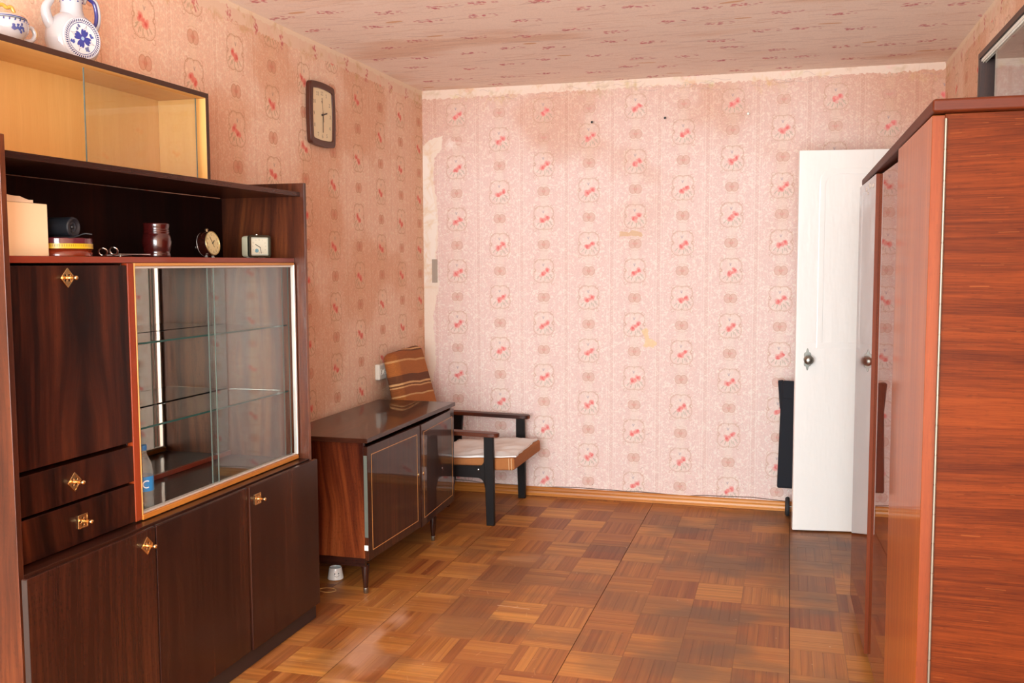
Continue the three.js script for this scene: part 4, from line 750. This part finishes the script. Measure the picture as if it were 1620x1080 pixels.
{
  // square cream alarm clock
  const c = thing('alarm_clock', 'square cream alarm clock with a white dial and a blue spot', 'alarm clock', [0.215, SY + 0.003, 2.37], 1.02);
  const w = 0.088, h = 0.082, d = 0.062;
  mesh('case', new RoundedBoxGeometry(w, h, d, 4, 0.012).translate(0, h / 2 + 0.001, -0.006), std({ color: 0xf2e6c4, roughness: 0.4 }), c);
  mesh('bezel', frameGeo(w + 0.002, h + 0.002, 0.006, 0.014, 0.012, 0.001), std({ color: 0x4a4436, metalness: 0.5, roughness: 0.3 }), c, [0, h / 2 + 0.001, 0.022]);
  const face = clockFace(256, 240, { bg: '#d9d4be', ink: '#8a8470', size: 22, rx: 88, ry: 82, square: true, extra: (x, W2, H2) => { x.fillStyle = '#5d93a4'; x.beginPath(); x.arc(W2 * 0.36, H2 * 0.74, 26, 0, 7); x.fill(); x.strokeStyle = '#cfd8d2'; x.lineWidth = 2; x.beginPath(); x.arc(W2 * 0.36, H2 * 0.74, 14, 0, 7); x.stroke(); x.strokeStyle = '#9aa8a0'; x.lineWidth = 5; x.strokeRect(8, 8, W2 - 16, H2 - 16); } });
  const dg = new THREE.PlaneGeometry(w - 0.013, h - 0.013); const dial = mesh('dial', new THREE.BoxGeometry(w - 0.013, h - 0.013, 0.002), std({ map: face, roughness: 0.4 }), c, [0, h / 2 + 0.001, 0.0272]);
  mesh('hand', new THREE.BoxGeometry(0.0022, 0.026, 0.0008).translate(0, 0.011, 0), M.black, c, [0.004, 0.038, 0.029], [0, 0, 1.05]);
  mesh('hand', new THREE.BoxGeometry(0.0018, 0.024, 0.0008).translate(0, 0.011, 0), M.black, c, [0.004, 0.038, 0.0295], [0, 0, 3.3]);
  mesh('button', new THREE.CylinderGeometry(0.004, 0.004, 0.006, 12), M.alu, c, [0.0, h + 0.004, 0.01]);
  for (const s of [-1, 1]) mesh('foot', box(0.01, 0.004, 0.04, 0.001), M.plastic, c, [s * 0.025, -0.0008, 0]);
}
// bottle inside the glass case, half hidden by the frame
{
  const b = thing('bottle', 'clear plastic bottle with a blue label inside the glass display case', 'bottle', [0.285, 0.6595, 3.19]);
  const pet = phys({ color: 0xdfe8e6, roughness: 0.08, transmission: 0.85, thickness: 0 });
  mesh('body', lathe([[0.0001, 0.002], [0.024, 0], [0.031, 0.006], [0.031, 0.05], [0.029, 0.055], [0.031, 0.06], [0.031, 0.13], [0.027, 0.155], [0.013, 0.185], [0.012, 0.2]], 36), pet, b);
  const lc = canvas(256, 64), x = lc.getContext('2d'); x.fillStyle = '#2b7fc0'; x.fillRect(0, 0, 256, 64); x.strokeStyle = '#e8f2f8'; x.lineWidth = 5; for (const q of [40, 110, 180, 240]) { x.beginPath(); x.arc(q, 32, 15, 1, 5.4); x.stroke(); }
  mesh('label', new THREE.CylinderGeometry(0.0316, 0.0316, 0.046, 36, 1, true).translate(0, 0.094, 0), std({ map: tex(lc, THREE.RepeatWrapping), roughness: 0.4 }), b);
  mesh('cap', new THREE.CylinderGeometry(0.014, 0.014, 0.016, 20).translate(0, 0.205, 0), std({ color: 0x2b6fb0, roughness: 0.4 }), b);
}

// ---------------------------------------------------------------- china on top of the upper bookshelf (y = 2.0345)
const TY = 1.7125 + 0.322 + 0.0005;
const porcelain = phys({ color: 0xaeb0b6, roughness: 0.1, clearcoat: 1, clearcoatRoughness: 0.03 });
{
  const p = thing('coffee_pot', 'white and blue flask-shaped coffee pot on top of the pale bookshelf', 'coffee pot', [0.125, TY, 3.235]);
  // local: z' = flat medallion side; built facing +z then turned towards +x
  const R = 0.084;
  const body = new THREE.SphereGeometry(R, 48, 32); { const q = body.attributes.position; for (let i = 0; i < q.count; i++) { let x = q.getX(i), y = q.getY(i), z = q.getZ(i); z *= 0.72; if (z > 0.042) z = 0.042 + (z - 0.042) * 0.18; if (z < -0.042) z = -0.042 + (z + 0.042) * 0.18; const e = Math.hypot(x, y) / R; if (y < -0.068) y = -0.068 + (y + 0.068) * 0.1; q.setXYZ(i, x, y, z); } body.computeVertexNormals(); }
  mesh('body', body, porcelain, p, [0, 0.07, 0]);
  const mc = canvas(512, 512), x = mc.getContext('2d');
  x.fillStyle = '#cccdd1'; x.fillRect(0, 0, 512, 512); x.translate(256, 256);
  x.strokeStyle = '#39457e'; x.lineWidth = 9; x.beginPath(); x.arc(0, 0, 194, 0, 7); x.stroke(); x.lineWidth = 3; x.beginPath(); x.arc(0, 0, 246, 0, 7); x.stroke();
  x.fillStyle = '#2e3666'; for (let i = 0; i < 52; i++) { x.save(); x.rotate(i / 52 * Math.PI * 2); x.beginPath(); x.ellipse(0, -222, 8, 19, 0.5, 0, 7); x.fill(); x.restore(); }
  x.fillStyle = '#26348a'; for (let i = 0; i < 4; i++) { x.save(); x.rotate(i * Math.PI / 2 + 0.35); for (const a of [-0.35, 0, 0.35]) { x.save(); x.rotate(a); x.beginPath(); x.ellipse(0, -68, 22, 50, 0, 0, 7); x.fill(); x.restore(); } x.restore(); }
  x.fillStyle = '#8fb0cc'; x.beginPath(); x.arc(0, 0, 22, 0, 7); x.fill();
  for (let i = 0; i < 4; i++) { x.save(); x.rotate(i * Math.PI / 2 + Math.PI / 4 + 0.35); x.fillStyle = i % 2 ? '#55608a' : '#3a4a94'; for (let k = 0; k < 5; k++) { x.beginPath(); x.ellipse(rr(-26, 26), -146 + rr(-26, 26), 13, 19, rr(0, 3), 0, 7); x.fill(); } x.strokeStyle = '#6e6a78'; x.lineWidth = 4; x.rotate(Math.PI / 4); x.beginPath(); x.moveTo(-50, -95); x.quadraticCurveTo(0, -120, 0, -180); x.quadraticCurveTo(0, -120, 50, -95); x.stroke(); x.restore(); }
  const med = new THREE.CylinderGeometry(0.06, 0.062, 0.006, 48).rotateX(Math.PI / 2); { const q = med.attributes.position, uv = med.attributes.uv; for (let i = 0; i < q.count; i++) uv.setXY(i, q.getX(i) / 0.122 + 0.5, q.getY(i) / 0.122 + 0.5); }
  mesh('medallion', med, phys({ map: tex(mc, THREE.ClampToEdgeWrapping), roughness: 0.12, clearcoat: 1 }), p, [0, 0.07, 0.0455]);
  mesh('neck', lathe([[0.045, 0.13], [0.036, 0.142], [0.031, 0.16], [0.031, 0.18], [0.034, 0.186], [0.034, 0.19], [0.032, 0.192], [0.034, 0.205], [0.036, 0.225], [0.034, 0.232], [0.0001, 0.234]], 40), porcelain, p);
  const blue = phys({ color: 0x27307a, roughness: 0.15, clearcoat: 1 });
  mesh('neck_ring', new THREE.TorusGeometry(0.0335, 0.0016, 8, 40).rotateX(Math.PI / 2), blue, p, [0, 0.188, 0]);
  mesh('lid', lathe([[0.0001, 0.285], [0.008, 0.284], [0.011, 0.276], [0.007, 0.268], [0.014, 0.262], [0.03, 0.25], [0.034, 0.235]].reverse(), 32), porcelain, p);
  // spout towards local -x, handle towards local +x
  const sp = tube([[-0.055, 0.085, 0], [-0.078, 0.115, 0], [-0.084, 0.15, 0], [-0.066, 0.18, 0], [-0.062, 0.21, 0], [-0.08, 0.24, 0]], 0.0125, 40, 14); { const q = sp.attributes.position, n = sp.attributes.normal; for (let i = 0; i < q.count; i++) { const k = sm(0.08, 0.22, q.getY(i)); q.setXYZ(i, q.getX(i) + n.getX(i) * (0.005 - 0.009 * k), q.getY(i) + n.getY(i) * (0.005 - 0.009 * k), q.getZ(i) + n.getZ(i) * (0.005 - 0.009 * k)); } }
  mesh('spout', sp, porcelain, p);
  mesh('handle', tube([[0.03, 0.196, 0], [0.04, 0.19, 0], [0.046, 0.204, 0], [0.062, 0.21, 0], [0.082, 0.196, 0], [0.09, 0.165, 0], [0.086, 0.13, 0], [0.07, 0.105, 0]], 0.0085, 40, 12), porcelain, p);
  mesh('handle_stripe', tube([[0.058, 0.203, 0.003], [0.073, 0.194, 0.004], [0.081, 0.165, 0.004], [0.077, 0.132, 0.004], [0.068, 0.118, 0.003]], 0.006, 30, 8), blue, p);
  for (let i = 0; i < 9; i++) { const a = i / 9 * Math.PI * 2; mesh('painted_dash', new THREE.BoxGeometry(0.005, 0.004, 0.001), blue, p, [Math.sin(a) * 0.0318, 0.181, Math.cos(a) * 0.0318], [0, a, 0]); }
  p.rotation.y = 1.3;
}
{
  const s = thing('sugar_bowl', 'lidded white and blue sugar bowl with yellow trim on the pale bookshelf', 'sugar bowl', [0.125, TY, 3.5], 1.2); s.scale.setScalar(0.92);
  mesh('body', lathe([[0.0001, 0.002], [0.03, 0], [0.034, 0.004], [0.05, 0.02], [0.063, 0.04], [0.066, 0.056], [0.062, 0.07], [0.058, 0.074], [0.055, 0.072]], 48), porcelain, s);
  mesh('lid', lathe([[0.06, 0.0745], [0.058, 0.08], [0.045, 0.088], [0.025, 0.095], [0.012, 0.099], [0.0001, 0.1]], 40), porcelain, s);
  const gold = phys({ color: 0xb8923c, roughness: 0.25, clearcoat: 1 }), blue = phys({ color: 0x34427e, roughness: 0.2, clearcoat: 1 });
  mesh('lid_knob', tube([[-0.028, 0.097, 0], [-0.02, 0.112, 0], [-0.004, 0.118, 0], [0.008, 0.112, 0], [0.02, 0.116, 0], [0.03, 0.1, 0]], 0.006, 30, 10), gold, s);
  mesh('lid_rim', new THREE.TorusGeometry(0.06, 0.0016, 8, 48).rotateX(Math.PI / 2), blue, s, [0, 0.078, 0]);
  for (let i = 0; i < 26; i++) { const a = i / 26 * Math.PI * 2; mesh('painted_dash', new THREE.BoxGeometry(0.0035, 0.011, 0.001), blue, s, [Math.sin(a) * 0.0636, 0.0655, Math.cos(a) * 0.0636], [0.4, a, 0, 'YXZ']).rotation.order = 'YXZ'; }
  for (let i = 0; i < 16; i++) { const a = 0.15 + rr(-0.28, 0.28), y = 0.044 + rr(-0.014, 0.014); mesh('painted_petal', new THREE.SphereGeometry(1, 10, 8).scale(0.005, 0.004, 0.0008), blue, s, [Math.sin(a) * 0.0652, y, Math.cos(a) * 0.0652], [0, a, rr(0, 3)]); }
  for (const k of [1, -1]) { const h = mesh('handle', tube([[k * 0.058, 0.062, 0], [k * 0.082, 0.064, 0], [k * 0.09, 0.045, 0], [k * 0.078, 0.026, 0], [k * 0.054, 0.022, 0]], 0.0065, 26, 10), porcelain, s); mesh('handle_trim', tube([[k * 0.07, 0.067, 0.003], [k * 0.086, 0.063, 0.003], [k * 0.0935, 0.046, 0.003], [k * 0.085, 0.03, 0.003]], 0.003, 20, 8), gold, h); }
}

renderer.render(scene, camera);
